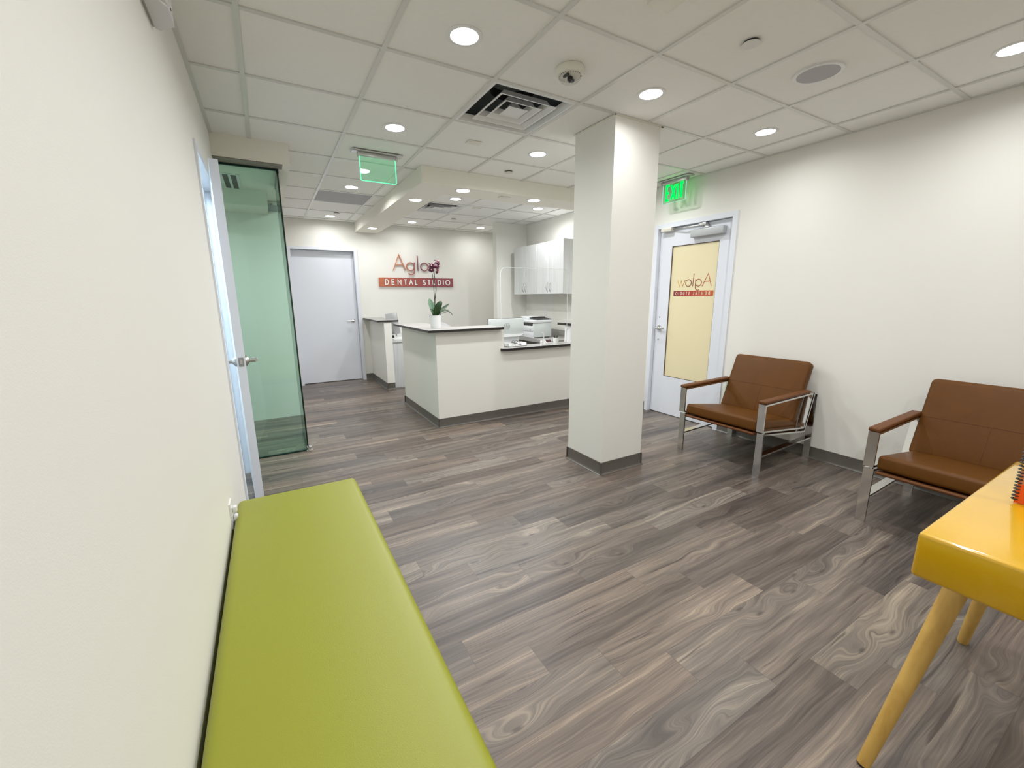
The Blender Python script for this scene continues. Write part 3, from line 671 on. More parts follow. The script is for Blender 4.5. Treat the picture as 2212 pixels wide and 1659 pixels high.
# white office chairs behind the desk
def office_chair(loc, rz, label):
    c = thing('office_chair', label, 'office chair', (0, 0, 0), 0, 'white chairs behind the reception desk')
    bm = B(); n = 12
    def bp(a, v, d): r = .24-d; return (r*1.05*math.sin(a), -.02-(r*.85)*math.cos(a)-.06*v, .52+.44*v)
    g = [[[bm.verts.new(bp(-1.0+2.0*i/n, min(1, j/6)*(1-.22*abs(-1+2*i/n)**3), d)) for i in range(n+1)] for j in range(7)] for d in (0, .022)]
    for d in (0, 1):
        for j in range(6):
            for i in range(n): bm.faces.new((g[d][j][i], g[d][j][i+1], g[d][j+1][i+1], g[d][j+1][i]))
    for i in range(n): bm.faces.new((g[0][6][i], g[0][6][i+1], g[1][6][i+1], g[1][6][i])); bm.faces.new((g[0][0][i], g[0][0][i+1], g[1][0][i+1], g[1][0][i]))
    for j in range(6): bm.faces.new((g[0][j][0], g[1][j][0], g[1][j+1][0], g[0][j+1][0])); bm.faces.new((g[0][j][n], g[1][j][n], g[1][j+1][n], g[0][j+1][n]))
    mesh('back_shell', bm, PLASTW, c, local=True)
    bm = B(); tube(bm, [bp(1.02, v/6*.80, .011) for v in range(7)], .012, 8); mesh('back_edge', bm, DARK, c, local=True)
    mesh('seat', rboxb(-.23, .23, -.2, .24, .44, .50, .025, 3), DARK, c, local=True)
    bm = B(); cyl(bm, (0, 0, .08), (0, 0, .44), .025, .03, 16); mesh('column', bm, CHROME, c, local=True)
    for k in range(5):
        a = 2*PI*k/5; bm = B(); tube(bm, [(0, 0, .10), (.27*math.cos(a), .27*math.sin(a), .065)], [.022, .014], 10); leg = mesh('leg', bm, CHROME, c, local=True)
        bm = B(); q = Vector((.27*math.cos(a), .27*math.sin(a), .028)); s = Vector((-math.sin(a), math.cos(a), 0)); cyl(bm, q-s*.02, q+s*.02, .028, .028, 16); mesh('caster', bm, DARK, leg, local=True)
    c.location = loc; c.rotation_euler = (0, 0, rz); return c
oc = office_chair((2.19, 4.05, 0), 0.15, 'white curved chair back just left of the grey monitor')
dup(oc, (1.66, 4.15, .085), -0.9, 'white chair back with a black edge just right of the orchid pot')

# back work desk behind the half wall
bd = thing('work_desk', 'grey laminate work desk behind the half wall', 'desk', (1.3, 5.1, 0))
mesh('worktop', boxb(.97, 1.75, 4.70, 5.64, .715, .758), CABW, bd, sm=False)
mesh('end_panel', boxb(.985, 1.70, 4.72, 4.745, 0, .715), CABW, bd, sm=False)
mesh('back_panel', boxb(1.0, 1.70, 5.58, 5.62, 0, .715), CABW, bd, sm=False)
lp = thing('monitor', 'tilted silver screen rising above the half wall counter', 'monitor', (1.11, 5.0, .758))
SILV = mat('silver_shell', (.50, .51, .52), .35, metal=.4)
RM = Matrix.Translation((1.105, 5.0, .80)) @ Matrix.Rotation(-.38, 4, 'Z') @ Matrix.Rotation(-.13, 4, 'Y')
t = B(); rbox(t, -.088, .088, -.012, .0, .02, .345, .004); bm = B(); merge(bm, t, RM); mesh('screen_shell', bm, SILV, lp)
t = B(); box(t, -.090, .090, 0, .006, .018, .347); bm = B(); merge(bm, t, RM); mesh('bezel', bm, DARK, lp, sm=False)
bm = B(); rbox(bm, 1.06, 1.26, 5.03, 5.20, .758, .768, .003); tube(bm, [(1.15, 5.06, .765), (1.13, 5.03, .85)], .012, 10); mesh('stand', bm, SILV, lp)
for i, (x, yy, rz, mm, lb) in enumerate(((1.06, 4.80, .2, PAPER, 'flat white sheets at the front edge of the work desk behind the half wall'), (1.13, 4.86, -.25, PAPER, 'white sheets turned askew on top of the flat ones on the work desk'))):
    t = B(); box(t, -.07, .07, -.09, .09, 0, .012); bm = B(); merge(bm, t, Matrix.Translation((x, yy, .758+.0125*i)) @ Matrix.Rotation(rz, 4, 'Z')); tag(mesh('paper_sheets', bm, mm, sm=False), lb, 'papers')
bm = B(); t = B(); rbox(t, -.04, .04, -.045, .045, 0, .05, .012); merge(bm, t, Matrix.Translation((1.025, 4.945, .758)) @ Matrix.Rotation(.2, 4, 'Z'))
tag(mesh('desk_phone', bm, DARK), 'black phone among papers on the work desk behind the half wall', 'phone')

# ------------------------------------------------------------------ orchid
oy = 2.621; OZ = 1.062
oc_ = thing('orchid', 'potted orchid with dark red blooms in a white pot on the high counter', 'orchid', (.938, oy, OZ))
bm = B(); lathe(bm, [(0, .006), (.050, .006), (.0515, .0), (.054, .002), (.0655, .136), (.0655, .139), (.0615, .139), (.058, .10), (.0, .10)], (.938, oy, OZ), 40)
mesh('pot', bm, mat('glazed_white_pot', (.78, .79, .79), .2), oc_)
bm = B(); lathe(bm, [(.0, .118), (.03, .124), (.0585, .112), (.0585, .105), (0, .10)], (.938, oy, OZ), 24); mesh('bark', bm, SOIL, oc_)
def leafm(name, pts, wid, m, up=(0, -.35, 1)):
    P = [Vector(p) for p in pts]; n = 14; bm = B(); rows = []
    def cr_(t):
        s = t*(len(P)-1); i = min(int(s), len(P)-2); f = s-i
        p0, p1, p2, p3 = P[max(i-1, 0)], P[i], P[i+1], P[min(i+2, len(P)-1)]
        return .5*((2*p1)+(p2-p0)*f+(2*p0-5*p1+4*p2-p3)*f*f+(3*p1-p0-3*p2+p3)*f**3)
    up = Vector(up).normalized()
    for k in range(n+1):
        t = k/n; c = cr_(t); d = (cr_(min(1, t+.03))-cr_(max(0, t-.03))).normalized(); sd = d.cross(up).normalized(); nn = sd.cross(d).normalized()
        ww = wid*(math.sin(PI*min(1, .10+.9*t**.9))**.75)*.5+.0015
        rows.append([bm.verts.new(c+sd*ww*q+nn*(abs(q)*.22*ww)+nn*h) for h in (0, -.0022) for q in (-1, -.5, 0, .5, 1)])
    for a, b in zip(rows, rows[1:]):
        for i in range(4): bm.faces.new((a[i], a[i+1], b[i+1], b[i])); bm.faces.new((a[5+i], b[5+i], b[6+i], a[6+i]))
        bm.faces.new((a[0], b[0], b[5], a[5])); bm.faces.new((a[4], a[9], b[9], b[4]))
    bm.faces.new(rows[0][:5]+rows[0][5:][::-1]); bm.faces.new((rows[-1][:5]+rows[-1][5:][::-1])[::-1])
    return mesh(name, bm, m, oc_)
leafm('leaf', [(.935, oy+.005, 1.185), (.915, oy+.02, 1.27), (.895, oy+.03, 1.34), (.90, oy+.04, 1.378)], .085, LEAFP, (.5, -1, .25))
leafm('leaf', [(.940, oy, 1.185), (.955, oy-.005, 1.26), (.988, oy-.01, 1.32), (1.012, oy, 1.350)], .066, LEAF, (-.55, -1, .2))
leafm('leaf', [(.940, oy-.005, 1.185), (.985, oy-.01, 1.243), (1.04, oy, 1.277), (1.107, oy+.01, 1.324)], .040, LEAF, (-.4, -.8, .6))
leafm('leaf', [(.940, oy-.01, 1.180), (.985, oy-.03, 1.238), (1.04, oy-.04, 1.253), (1.09, oy-.035, 1.232), (1.128, oy-.03, 1.196)], .038, LEAF, (0, -.5, 1))
leafm('leaf', [(.935, oy, 1.180), (.912, oy-.02, 1.238), (.888, oy-.03, 1.260), (.866, oy-.03, 1.262)], .034, LEAF, (.2, -.7, .7))
bm = B(); lathe(bm, [(.013, 0), (.018, .03), (.011, .08), (.004, .11)], (.938, oy, 1.172), 14); mesh('crown', bm, LEAF, oc_)
bm = B(); tube(bm, [(.955, oy-.02, 1.18), (.984, oy-.03, 1.20), (.988, oy-.035, 1.222), (1.02, oy-.04, 1.226), (1.064, oy-.04, 1.240)], [.004, .004, .004, .003, .002], 8); mesh('air_root', bm, STEM, oc_)
bm = B(); tube(bm, [(.936, oy, 1.18), (.935, oy, 1.266), (.941, oy, 1.366), (.957, oy, 1.47), (.956, oy, 1.51), (.949, oy, 1.569), (.945, oy, 1.628), (.942, oy, 1.671), (.944, oy, 1.715), (.955, oy, 1.747), (.975, oy, 1.762)], [.0042]*5+[.0038]*3+[.0034, .003, .002], 8); st = mesh('stem', bm, STEM, oc_)
bm = B(); tube(bm, [(.938, oy+.008, 1.19), (.939, oy+.006, 1.366), (.933, oy, 1.48), (.928, oy, 1.579), (.925, oy, 1.632)], [.004, .004, .0036, .0034, .0028], 8); mesh('stake', bm, STEM, oc_)
bm = B(); tube(bm, [(.944, oy, 1.70), (.93, oy-.01, 1.725), (.905, oy-.012, 1.733), (.884, oy-.01, 1.742)], [.002, .002, .002, .003], 8); mesh('side_stem', bm, STEM, oc_)
def flower(c, ax, s=1.0):
    c = Vector(c); ax = Vector(ax).normalized(); u, v = frame_axes(ax); bm = B()
    for k, (a, ln, wd) in enumerate(((90, .030, .020), (20, .032, .030), (160, .032, .030), (-50, .030, .019), (230, .030, .019))):
        a = math.radians(a); d = u*math.cos(a)+v*math.sin(a); sd = ax.cross(d); rows = []; n = 6
        for i in range(n+1):
            t_ = i/n; wv = wd*s*math.sin(PI*(.08+.88*t_))*.5; cc = c+d*ln*s*t_+ax*(.006*math.sin(t_*3)-.010*t_*t_)*s
            rows.append([bm.verts.new(cc+sd*wv*q+ax*(-.003*abs(q))*s) for q in (-1, 0, 1)])
        for r1, r2 in zip(rows, rows[1:]):
            for i in range(2): bm.faces.new((r1[i], r1[i+1], r2[i+1], r2[i]))
    f = mesh('flower', bm, PETAL, oc_)
    so = f.modifiers.new('thickness', 'SOLIDIFY'); so.thickness = .0015
    bm = B(); lathe(bm, [(0, 0), (.005*s, .003*s), (.007*s, .009*s), (.003*s, .015*s), (0, .016*s)], (0, 0, 0), 10)
    t2 = B(); merge(t2, bm, Matrix.Translation(c) @ ax.to_track_quat('Z', 'Y').to_matrix().to_4x4()); mesh('lip', t2, PETALW, f)
flower((.985, oy-.01, 1.757), (.5, -.6, .5), 1.4); flower((.985, oy-.012, 1.712), (.8, -.6, .0), 1.4)
flower((.980, oy-.01, 1.660), (.7, -.5, -.3), 1.2); flower((.918, oy-.012, 1.715), (-.6, -.7, .1), 1.4); flower((.910, oy-.01, 1.676), (-.3, -.8, -.3), 1.05)

# ------------------------------------------------------------------ lettered wall sign
ws = thing('wall_sign', 'raised lettering above a red gradient bar on the back wall', 'sign', (1.735, YB, 1.58))
bx0, bw_ = 1.06, 1.35
lg = grad('wall_letter_gradient', [(0, (.62, .26, .13)), (.28, (.50, .17, .10)), (.45, (.36, .11, .11)), (.55, (.14, .04, .07)), (.72, (.30, .08, .10)), (1, (.45, .2, .1))], 0, 1.32, 2.16)
lb = grad('wall_bar_gradient', [(0, (.50, .145, .065)), (.35, (.37, .095, .072)), (.7, (.30, .065, .075)), (1, (.29, .07, .085))], 0, bx0, bx0+bw_)
fw_ = lambda u, v, d: (u, YB-d, v)
zb = 1.853
for q in ([([(1.317, zb), (1.424, zb+.262), (1.532, zb)], False), ([(1.355, zb+.093), (1.494, zb+.093)], False)],
          [(circ(1.620, zb+.068, .068), True), ([(1.690, zb+.140), (1.690, zb-.005)]+arc(1.628, zb-.005, .062, .062, 0, -140, 18), False)],
          [([(1.752, zb), (1.748, zb+.255)], False)],
          [(circ(1.872, zb+.068, .068), True)],
          [([(1.965, zb+.136), (2.012, zb+.002), (2.058, zb+.132), (2.104, zb+.002), (2.152, zb+.136)], False)]):
    word(ws, 'letter', lg, q, .0148, fw_, .012, .026)
bar = mesh('bar', boxb(bx0, bx0+bw_, YB-.024, YB-.008, 1.578, 1.730), lb, ws, sm=False)
caps('DENTALSTUDIO', bw_, .082, bx0, 1.614, .0155, CEN, fw_, .024, .032, mat('letter_white', (.86, .86, .84), .4), bar, .95)

# ------------------------------------------------------------------ exit signs
def exit_sign(label, loc, rz, ln, letters, pane_m, edge_m):
    e = thing('exit_sign', label, 'exit sign', loc, rz)
    P = lambda u, v, d: (u, d, v)
    bm = B(); rbox(bm, -ln/2-.05, ln/2+.05, -.045, .045, -.010, 0, .004); mesh('canopy', bm, SATIN, e, local=True)
    bm = B(); rbox(bm, -ln/2, ln/2, -.017, .017, -.042, -.010, .005)
    for s in (-1, 1): rbox(bm, s*ln/2-.008, s*ln/2+.008, -.022, .022, -.050, -.008, .004)
    mesh('housing', bm, SATIN, e, local=True)
    h = .205; hw = ln/2-.008
    poly = [(-hw, -.042), (-hw, -h-.008)]+rc(-hw+.012, -h-.01, .012, 180, 270)+rc(hw-.012, -h-.01, .012, 270, 360)+[(hw, -.042)]
    bm = B(); prism(bm, poly, P, -.003, .003); mesh('panel', bm, pane_m, e, sm=False, local=True)
    bm = B(); stroke(bm, poly, False, .005, P, -.0036, .0036); mesh('panel_edge', bm, edge_m, e, sm=False, local=True)
    if letters:
        x = -.101
        for ch, wd in (('E', .036), ('X', .048), ('I', 0), ('T', .038)):
            pths, wg = glyph(ch); bm = B(); k = wd/wg if wg else 1
            for q, (pts, c) in enumerate(pths): stroke(bm, [(x+.008+u*k, -.199+v*.143) for u, v in pts], c, .0215, P, -.0062-.0002*q, -.0034)
            mesh('letter', bm, EXITG, e, sm=False, local=True); x += wd+.0275
        t_ = None
    return e
exit_sign('clear exit sign with no lettering on view, green lit edges, over the corridor', (.310, 2.135, H), 0, .312, False, ACRYLG, EDGEG)
ex = exit_sign('green lettered exit sign over the glass entrance door', (3.185, 1.462, H), -PI/2, .30, True, ACRYLC, EDGED)
# ------------------------------------------------------------------ ceiling fittings
LAMPS = {}
def dim(root, k):
    if abs(k-1) < 1e-3: return
    for c in root.children:
        if c.type == 'LIGHT':
            if k not in LAMPS: LAMPS[k] = c.data.copy(); LAMPS[k].energy = LAMP_W*k
            c.data = LAMPS[k]
def downlight(loc, label, lamp=True, first=[None]):
    x, yy, z = loc
    if first[0] is None:
        t_ = thing('downlight', label, 'downlight', (0, 0, 0), 0, 'recessed ceiling downlights')
        bm = B(); lathe(bm, [(.062, .012), (.0645, .0), (.066, -.0035), (.082, -.0045), (.085, -.002), (.085, .0005)], n=40); mesh('trim_ring', bm, PLASTW, t_, local=True)
        bm = B(); lathe(bm, [(0, -.0008), (.0635, -.0008)], n=40); mesh('lens', bm, LENS, t_, local=True, sm=False)
        l = bpy.data.lights.new('downlight_lamp', 'AREA'); l.shape = 'DISK'; l.size = .12; l.energy = LAMP_W; l.color = LAMP_COL; l.spread = LAMP_SPREAD
        o = link(bpy.data.objects.new('downlight_lamp', l)); o.location = (0, 0, -.006); o.parent = t_
        first[0] = t_; t_.location = loc; return t_
    return dup(first[0], loc, 0, label)
LB = 'round recessed downlight '
for x, yy, z, s in (
    (.307, .337, H, 'nearest the camera in the ceiling left of the square vent'), (1.522, .310, H, 'in front of the white column'),
    (2.747, .310, H, 'above the farther brown chair'), (2.750, -.903, H, 'cut by the right edge of the photo'),
    (.305, 1.553, H, 'in front of the unlettered exit sign'), (1.522, 1.532, H, 'behind the square vent, left of the column'),
    (2.747, 1.532, H, 'hidden behind the column near the lettered exit sign'),
    (.316, 3.405, H, 'beside the dark return grille'), (.322, 5.26, H, 'nearest the plain back door'),
    (.902, 3.00, SB, 'on the underside of the bulkhead above the left end of the desk'), (1.200, 2.39, SB, 'on the underside of the front bulkhead, left one'),
    (2.064, 2.415, SB, 'on the underside of the front bulkhead, right one next to the column'), (.902, 5.14, SB, 'on the underside of the bulkhead at the back wall'),
    (1.542, 3.385, H, 'inside the bulkhead just behind the left front one'), (2.775, 3.39, H, 'inside the bulkhead next to the right front one'),
    (1.548, 5.21, H, 'inside the bulkhead above the lettered wall sign'), (2.775, 5.20, H, 'inside the bulkhead left of the wing wall'),
    (.307, -.903, H, 'above the green bench, out of the photo'), (1.522, -.903, H, 'above the open floor, out of the photo'),
    (.307, -2.12, H, 'behind the camera on the left'), (1.522, -2.12, H, 'behind the camera in the middle'), (2.747, -2.12, H, 'behind the camera on the right')):
    o = downlight((x, yy, z-.0005 if z < H else z+.0065), LB+s)
    dim(o, .5 if yy > 5 and x < .5 else .36 if yy > 5 else 1.12 if yy > 2 and x > .5 else .58 if x > 2.5 else .30 if 1.5 < x < 1.6 and 0 < yy < 1 else 1.05)
dl = dup(bpy.data.objects['downlight'], (-1.7, 3.0, GC-.0005), 0, LB+'added unseen to light the room behind the green glass'); dim(dl, 1.3)  # extra lamp, never in view, added to brighten the glass room
cp = thing('added_cool_panel', 'unseen cool white panel added to light the room behind the side door', 'panel light', (-1.75, 1.2, H))  # added, never in view: gives the bluish light in the door gap
mesh('frame', boxb(-2.06, -1.44, .89, 1.51, H-.012, H), PLASTW, cp, sm=False); mesh('glow_face', boxb(-2.03, -1.47, .92, 1.48, H-.0135, H-.011), COOL, cp, sm=False)

def vent(x0, y0, label):
    v = thing('ceiling_vent', label, 'vent', (x0+T/2, y0+T/2, H))
    c = Vector((x0+T/2, y0+T/2, 0)); a = T/2-.012
    def fr(r0, z0, r1, z1, bm, th=.0016):
        for sgn in (0, th):
            q0 = [bm.verts.new((c.x+sx*(r0), c.y+sy*(r0), z0+sgn)) for sx, sy in ((-1,-1),(1,-1),(1,1),(-1,1))]
            q1 = [bm.verts.new((c.x+sx*(r1), c.y+sy*(r1), z1+sgn)) for sx, sy in ((-1,-1),(1,-1),(1,1),(-1,1))]
            for i in range(4): bm.faces.new((q0[i], q0[(i+1) % 4], q1[(i+1) % 4], q1[i]))
    bm = B(); fr(a, H+.002, a-.018, H+.001, bm); fr(a-.018, H+.001, a-.040, H+.038, bm); mesh('frame', bm, PLASTW, v, sm=False)
    for r, dz in ((.205, 0), (.135, .002), (.070, .004)):
        bm = B(); fr(r, H-.006+dz, r-.010, H-.006+dz, bm); fr(r-.010, H-.006+dz, r-.034, H+.012+dz, bm); fr(r-.034, H+.012+dz, r-.048, H+.040+dz, bm)
        if r < .1: box(bm, c.x-.062, c.x+.062, c.y-.062, c.y+.062, H-.005+dz, H-.003+dz)
        mesh('cone', bm, PLASTW, v, sm=False)
    bm = B(); e = T/2-.004
    box(bm, c.x-e, c.x+e, c.y-e, c.y+e, H+.19, H+.20)
    for q in ((c.x-e, c.x-e+.004, c.y-e, c.y+e), (c.x+e-.004, c.x+e, c.y-e, c.y+e), (c.x-e, c.x+e, c.y-e, c.y-e+.004), (c.x-e, c.x+e, c.y+e-.004, c.y+e)): box(bm, *q, H+.028, H+.19)
    mesh('plenum', bm, GALV, v, sm=False)
    bm = B(); cyl(bm, (c.x, c.y, H+.188), (c.x, c.y, H+.13), .155, .155, 32, False); mesh('duct_neck', bm, DARK, v)
vent(T, T, 'square four-way ceiling vent nearest the camera, left of the column')
vent(2*T, 6*T, 'square ceiling vent inside the bulkhead above the reception desk')
rg = thing('return_grille', 'darker grey perforated panel set in the corridor ceiling', 'grille', (T/2, 6.5*T, H))
mesh('panel', boxb(.014, T-.014, 6*T+.014, 7*T-.014, H+.002, H+.006), GRILLE, rg, sm=False)
# smoke detector with strobe
sd = thing('smoke_detector', 'round ceiling smoke alarm with a clear dome beside the square vent', 'smoke detector', (.914, .318, H))
bm = B(); lathe(bm, [(.074, .006), (.077, -.003), (.076, -.022), (.072, -.030), (.064, -.033), (0, -.033)], (.914, .318, H), 44); base = mesh('base', bm, PLASTC, sd)
bm = B()
for k in range(26):
    a = 2*PI*k/26; d = Vector((math.cos(a), math.sin(a), 0)); s = Vector((-d.y, d.x, 0)); q = Vector((.914, .318, H-.0322)); t1 = q+d*.054; t2 = q+d*.069
    v_ = [bm.verts.new(p) for p in (t1-s*.0022-Vector((0,0,.0022)), t1+s*.0022-Vector((0,0,.0022)), t2+s*.0022+Vector((0,0,.0012)), t2-s*.0022+Vector((0,0,.0012)))]; bm.faces.new(v_)
mesh('slot', bm, DARK, base, sm=False)
bm = B(); lathe(bm, [(.063, -.031), (.061, -.040), (.046, -.056), (.022, -.066), (0, -.068)], (.914, .318, H), 36); mesh('dome', bm, DOME, sd)
bm = B(); rbox(bm, .902, .926, .308, .328, H-.054, H-.033, .003); cyl(bm, (.914, .318, H-.050), (.914, .318, H-.061), .010, .007, 14); rbox(bm, .93, .955, .33, .35, H-.044, H-.033, .002); rbox(bm, .875, .89, .29, .33, H-.043, H-.033, .002); mesh('sensor', bm, DARK, sd)
# loudspeaker
sp = thing('ceiling_speaker', 'round grey loudspeaker grille in the ceiling above the brown chairs', 'speaker', (2.139, -.305, H))
bm = B(); lathe(bm, [(.118, .007), (.118, -.001), (.114, -.003), (.100, -.001), (.099, .006)], (2.139, -.305, H), 48); mesh('rim', bm, PLASTW, sp)
bm = B(); lathe(bm, [(.0995, .000), (0, -.001)], (2.139, -.305, H), 48); mesh('grille', bm, mat('speaker_mesh', (.47, .45, .48), .6, bump=.4, bscale=900), sp)
# concealed sprinkler caps
def cap(x, yy, z, label):
    c = thing('sprinkler_cap', label, 'sprinkler cap', (x, yy, z), 0, 'round sprinkler cover caps')
    bm = B(); lathe(bm, [(.041, -.006), (.041, -.009), (0, -.010)], n=32); mesh('cover', bm, GRID, c, local=True)
    bm = B(); lathe(bm, [(.035, .008), (.035, -.006), (0, -.006)], n=32); mesh('cup', bm, DARK, c, local=True)
cap(1.533, -.289, H+.004, 'round sprinkler cap in the ceiling left of the speaker'); cap(1.551, 2.080, H+.004, 'round sprinkler cap in front of the front bulkhead')
cap(.374, 4.97, H+.004, 'round sprinkler cap in the corridor ceiling near the back door'); cap(2.036, 4.64, H+.004, 'round sprinkler cap inside the bulkhead behind the vent')
def plate(x0, x1, y0, y1, z, label, th=.008):
    p = thing('ceiling_plate', label, 'cover plate', ((x0+x1)/2, (y0+y1)/2, z))
    mesh('plate', rboxb(x0, x1, y0, y1, z-th, z, .003), PLASTC, p)
    bm = B(); cyl(bm, (x0+.016, y0+.016, z-th), (x0+.016, y0+.016, z-th-.0015), .004, .004, 10); mesh('screw', bm, GREYM, p)
plate(.86, .98, -.40, -.252, H+.004, 'white square cover plate cut by the top edge of the photo', .02)
plate(.862, .98, 1.50, 1.575, H+.006, 'small white rectangular plate in the ceiling behind the square vent'); plate(1.64, 1.76, 2.40, 2.47, SB, 'small white plate on the underside of the front bulkhead')
plate(1.95, 2.06, 3.72, 3.79, H+.006, 'small white plate in the ceiling inside the bulkhead')
# alarm on the left wall
al = thing('wall_alarm', 'white rounded alarm high on the left wall, cut by the top edge of the photo', 'alarm', (XL, .21, 2.29))
poly = [(0, .325), (.020, .322)]+rc(.020, .275, .046, 85, 0)+rc(.020, .165, .046, 0, -85)+[(.020, .118), (0, .115)]
bm = B(); prism(bm, poly, lambda u, v, d: (XL+u, v, d), 2.292, 2.50); bmesh.ops.bevel(bm, geom=[e for e in bm.edges if abs(e.verts[0].co.z-e.verts[1].co.z) < 1e-6], offset=.008, segments=3, affect='EDGES'); bd_ = mesh('housing', bm, mat('alarm_white', (.70, .67, .69), .4), al)
bm = B(); cyl(bm, (XL+.0655, .225, 2.318), (XL+.0675, .225, 2.318), .0045, .0045, 14); mesh('button', bm, DARK, al)
for i in range(3):
    bm = B(); prism(bm, [(.135+.045*i, 2.365), (.150+.045*i, 2.365), (.150+.045*i, 2.47), (.135+.045*i, 2.47)], lambda u, v, d: (XL+d, u, v), .062, .0672); mesh('slot', bm, DARK, al, sm=False)

# ------------------------------------------------------------------ upholstered pads
def pad(Lx, Ly, th, rr, puff=0.0, mid=9, flat=.52):
    """rounded cushion over (0..Lx, 0..Ly), thickness th about z = 0, edges and plan corners rounded by rr"""
    t2 = B(); V = {}; edge = [0, .06, .2, .42, .7, 1.0]
    def spots(Ln):
        a = [rr*q for q in edge]; md = [rr+(Ln-2*rr)*k/(mid+1) for k in range(1, mid+1)]
        return a+md+[Ln-q for q in reversed(a)]
    us, vs = spots(Lx), spots(Ly); nx, ny = len(us)-1, len(vs)-1
    def rnd_(d): return math.sqrt(max(0, 1-(1-min(1, d/rr))**2))
    for side in (0, 1):
        for i in range(nx+1):
            for j in range(ny+1):
                a, b = us[i], vs[j]; e = min(a, Lx-a); f = min(b, Ly-b); X, Y = a, b
                if e < rr and f < rr:
                    p, q = 1-e/rr, 1-f/rr
                    p2, q2 = p*math.sqrt(1-q*q/2), q*math.sqrt(1-p*p/2)
                    X = rr-rr*p2 if a < Lx/2 else Lx-rr+rr*p2
                    Y = rr-rr*q2 if b < Ly/2 else Ly-rr+rr*q2
                k = min(rnd_(e), rnd_(f)); cr_ = puff*(1-(2*a/Lx-1)**4)*(1-(2*b/Ly-1)**4)
                V[side, i, j] = t2.verts.new((X, Y, (th/2*(flat+(1-flat)*k)+cr_)*(1 if side else -1)))
    for side in (0, 1):
        for i in range(nx):
            for j in range(ny): t2.faces.new((V[side, i, j], V[side, i+1, j], V[side, i+1, j+1], V[side, i, j+1]))
    for i in range(nx): t2.faces.new((V[0, i, 0], V[1, i, 0], V[1, i+1, 0], V[0, i+1, 0])); t2.faces.new((V[0, i, ny], V[1, i, ny], V[1, i+1, ny], V[0, i+1, ny]))
    for j in range(ny): t2.faces.new((V[0, 0, j], V[1, 0, j], V[1, 0, j+1], V[0, 0, j+1])); t2.faces.new((V[0, nx, j], V[1, nx, j], V[1, nx, j+1], V[0, nx, j+1]))
    return t2

# ------------------------------------------------------------------ brown chairs
def chair(label, loc):
    c = thing('lounge_chair', label, 'chair', (0, 0, 0), 0, 'brown leather chairs along the right wall')
    HW = .345                                   # centre of each side frame
    def bar(bm, pts, yc, t_, wd, closed=False): stroke(bm, pts, closed, t_, lambda u, v, d: (u, d, v), yc-wd/2, yc+wd/2)
    for s in (-1, 1):
        yc = s*HW
        bm = B(); bar(bm, [(.006, .372), (.006, .578), (.685, .590), (.612, .308)], yc, .013, .052, True); mesh('arm_frame', bm, CHROME, c, sm=False, local=True)
        bm = B(); bar(bm, [(.022, .0), (.022, .345), (.632, .272), (.722, .590), (.770, .580), (.776, .0)], yc, .013, .050); bar(bm, [(.022, .170), (.776, .196)], yc, .012, .046); mesh('leg_frame', bm, CHROME, c, sm=False, local=True)
        for x, z in ((.06, .3555), (.55, .297)):
            bm = B(); cyl(bm, (x, yc, z-.014), (x, yc, z+.014), .009, .009, 14); mesh('spacer', bm, CHROME, c, local=True)
        bm = B(); cyl(bm, (.664, yc, .44), (.690, yc, .44), .008, .008, 14); mesh('spacer', bm, CHROME, c, local=True)
        t2 = B(); rbox(t2, -.008, .650, -.029, .029, 0, .026, .009, 3); bm = B(); merge(bm, t2, Matrix.Translation((.0, yc, .5855)) @ Matrix.Rotation(-.0177, 4, 'Y')); mesh('armrest', bm, LEATHD, c, local=True)
    def slab_(x0, x1, hw, th, cor, M_, name, m, puff=0.0, rr=.02):
        """cushion: rounded slab in its own plane, thickness th, slightly crowned"""
        t2 = pad(x1-x0, 2*hw, th, rr, puff); bmesh.ops.translate(t2, verts=t2.verts, vec=(x0, -hw, 0))
        bm = B(); merge(bm, t2, M_); return mesh(name, bm, m, c, local=True)
    MS = Matrix.Translation((.008, 0, .405)) @ Matrix.Rotation(math.atan2(.085, .62), 4, 'Y')
    MB_ = Matrix.Translation((.548, 0, .345)) @ Matrix.Rotation(-math.radians(69), 4, 'Y')
    slab_(-.005, .63, .310, .088, .03, MS, 'seat_cushion', LEATH, .006, .024)
    bk = slab_(.0, .525, .320, .078, .03, MB_, 'back_cushion', LEATH, .008, .034)
    t2 = B(); rbox(t2, -.012, .64, -.306, .306, -.074, -.054, .009, 3); bm = B(); merge(bm, t2, MS); mesh('seat_board', bm, LEATHD, c, local=True)
    t2 = B(); rbox(t2, .0, .49, -.305, .305, -.062, -.044, .008, 2); bm = B(); merge(bm, t2, MB_); mesh('back_board', bm, LEATHD, c, local=True)
    # stitched seams on the back cushion
    for a, b in (((.262, -.30), (.262, .30)), ((.03, .0), (.262, .0))):
        t2 = B(); n = 14; pts = []
        for i in range(n+1):
            u = (a[0]+(b[0]-a[0])*i/n); v = (a[1]+(b[1]-a[1])*i/n); uu = u/.525; vv = (v+.320)/.64
            pts.append((u, v, .0395+.008*(1-(2*uu-1)**4)*(1-(2*vv-1)**4)))
        tube(t2, pts, .0016, 6); bm = B(); merge(bm, t2, MB_); mesh('seam', bm, LEATHD, bk, local=True)
    # cross rails under the seat
    for x, z in ((.60, .262), (.10, .318)):
        bm = B(); box(bm, x-.012, x+.012, -.315, .315, z-.008, z+.004); mesh('cross_rail', bm, BOARD, c, sm=False, local=True)
    c.location = loc; return c
ch = chair('brown leather chair with chrome frame nearest the glass entrance door', (2.520, .316, 0))
dup(ch, (2.440, -1.070, 0), 0, 'brown leather chair with chrome frame behind the yellow table')

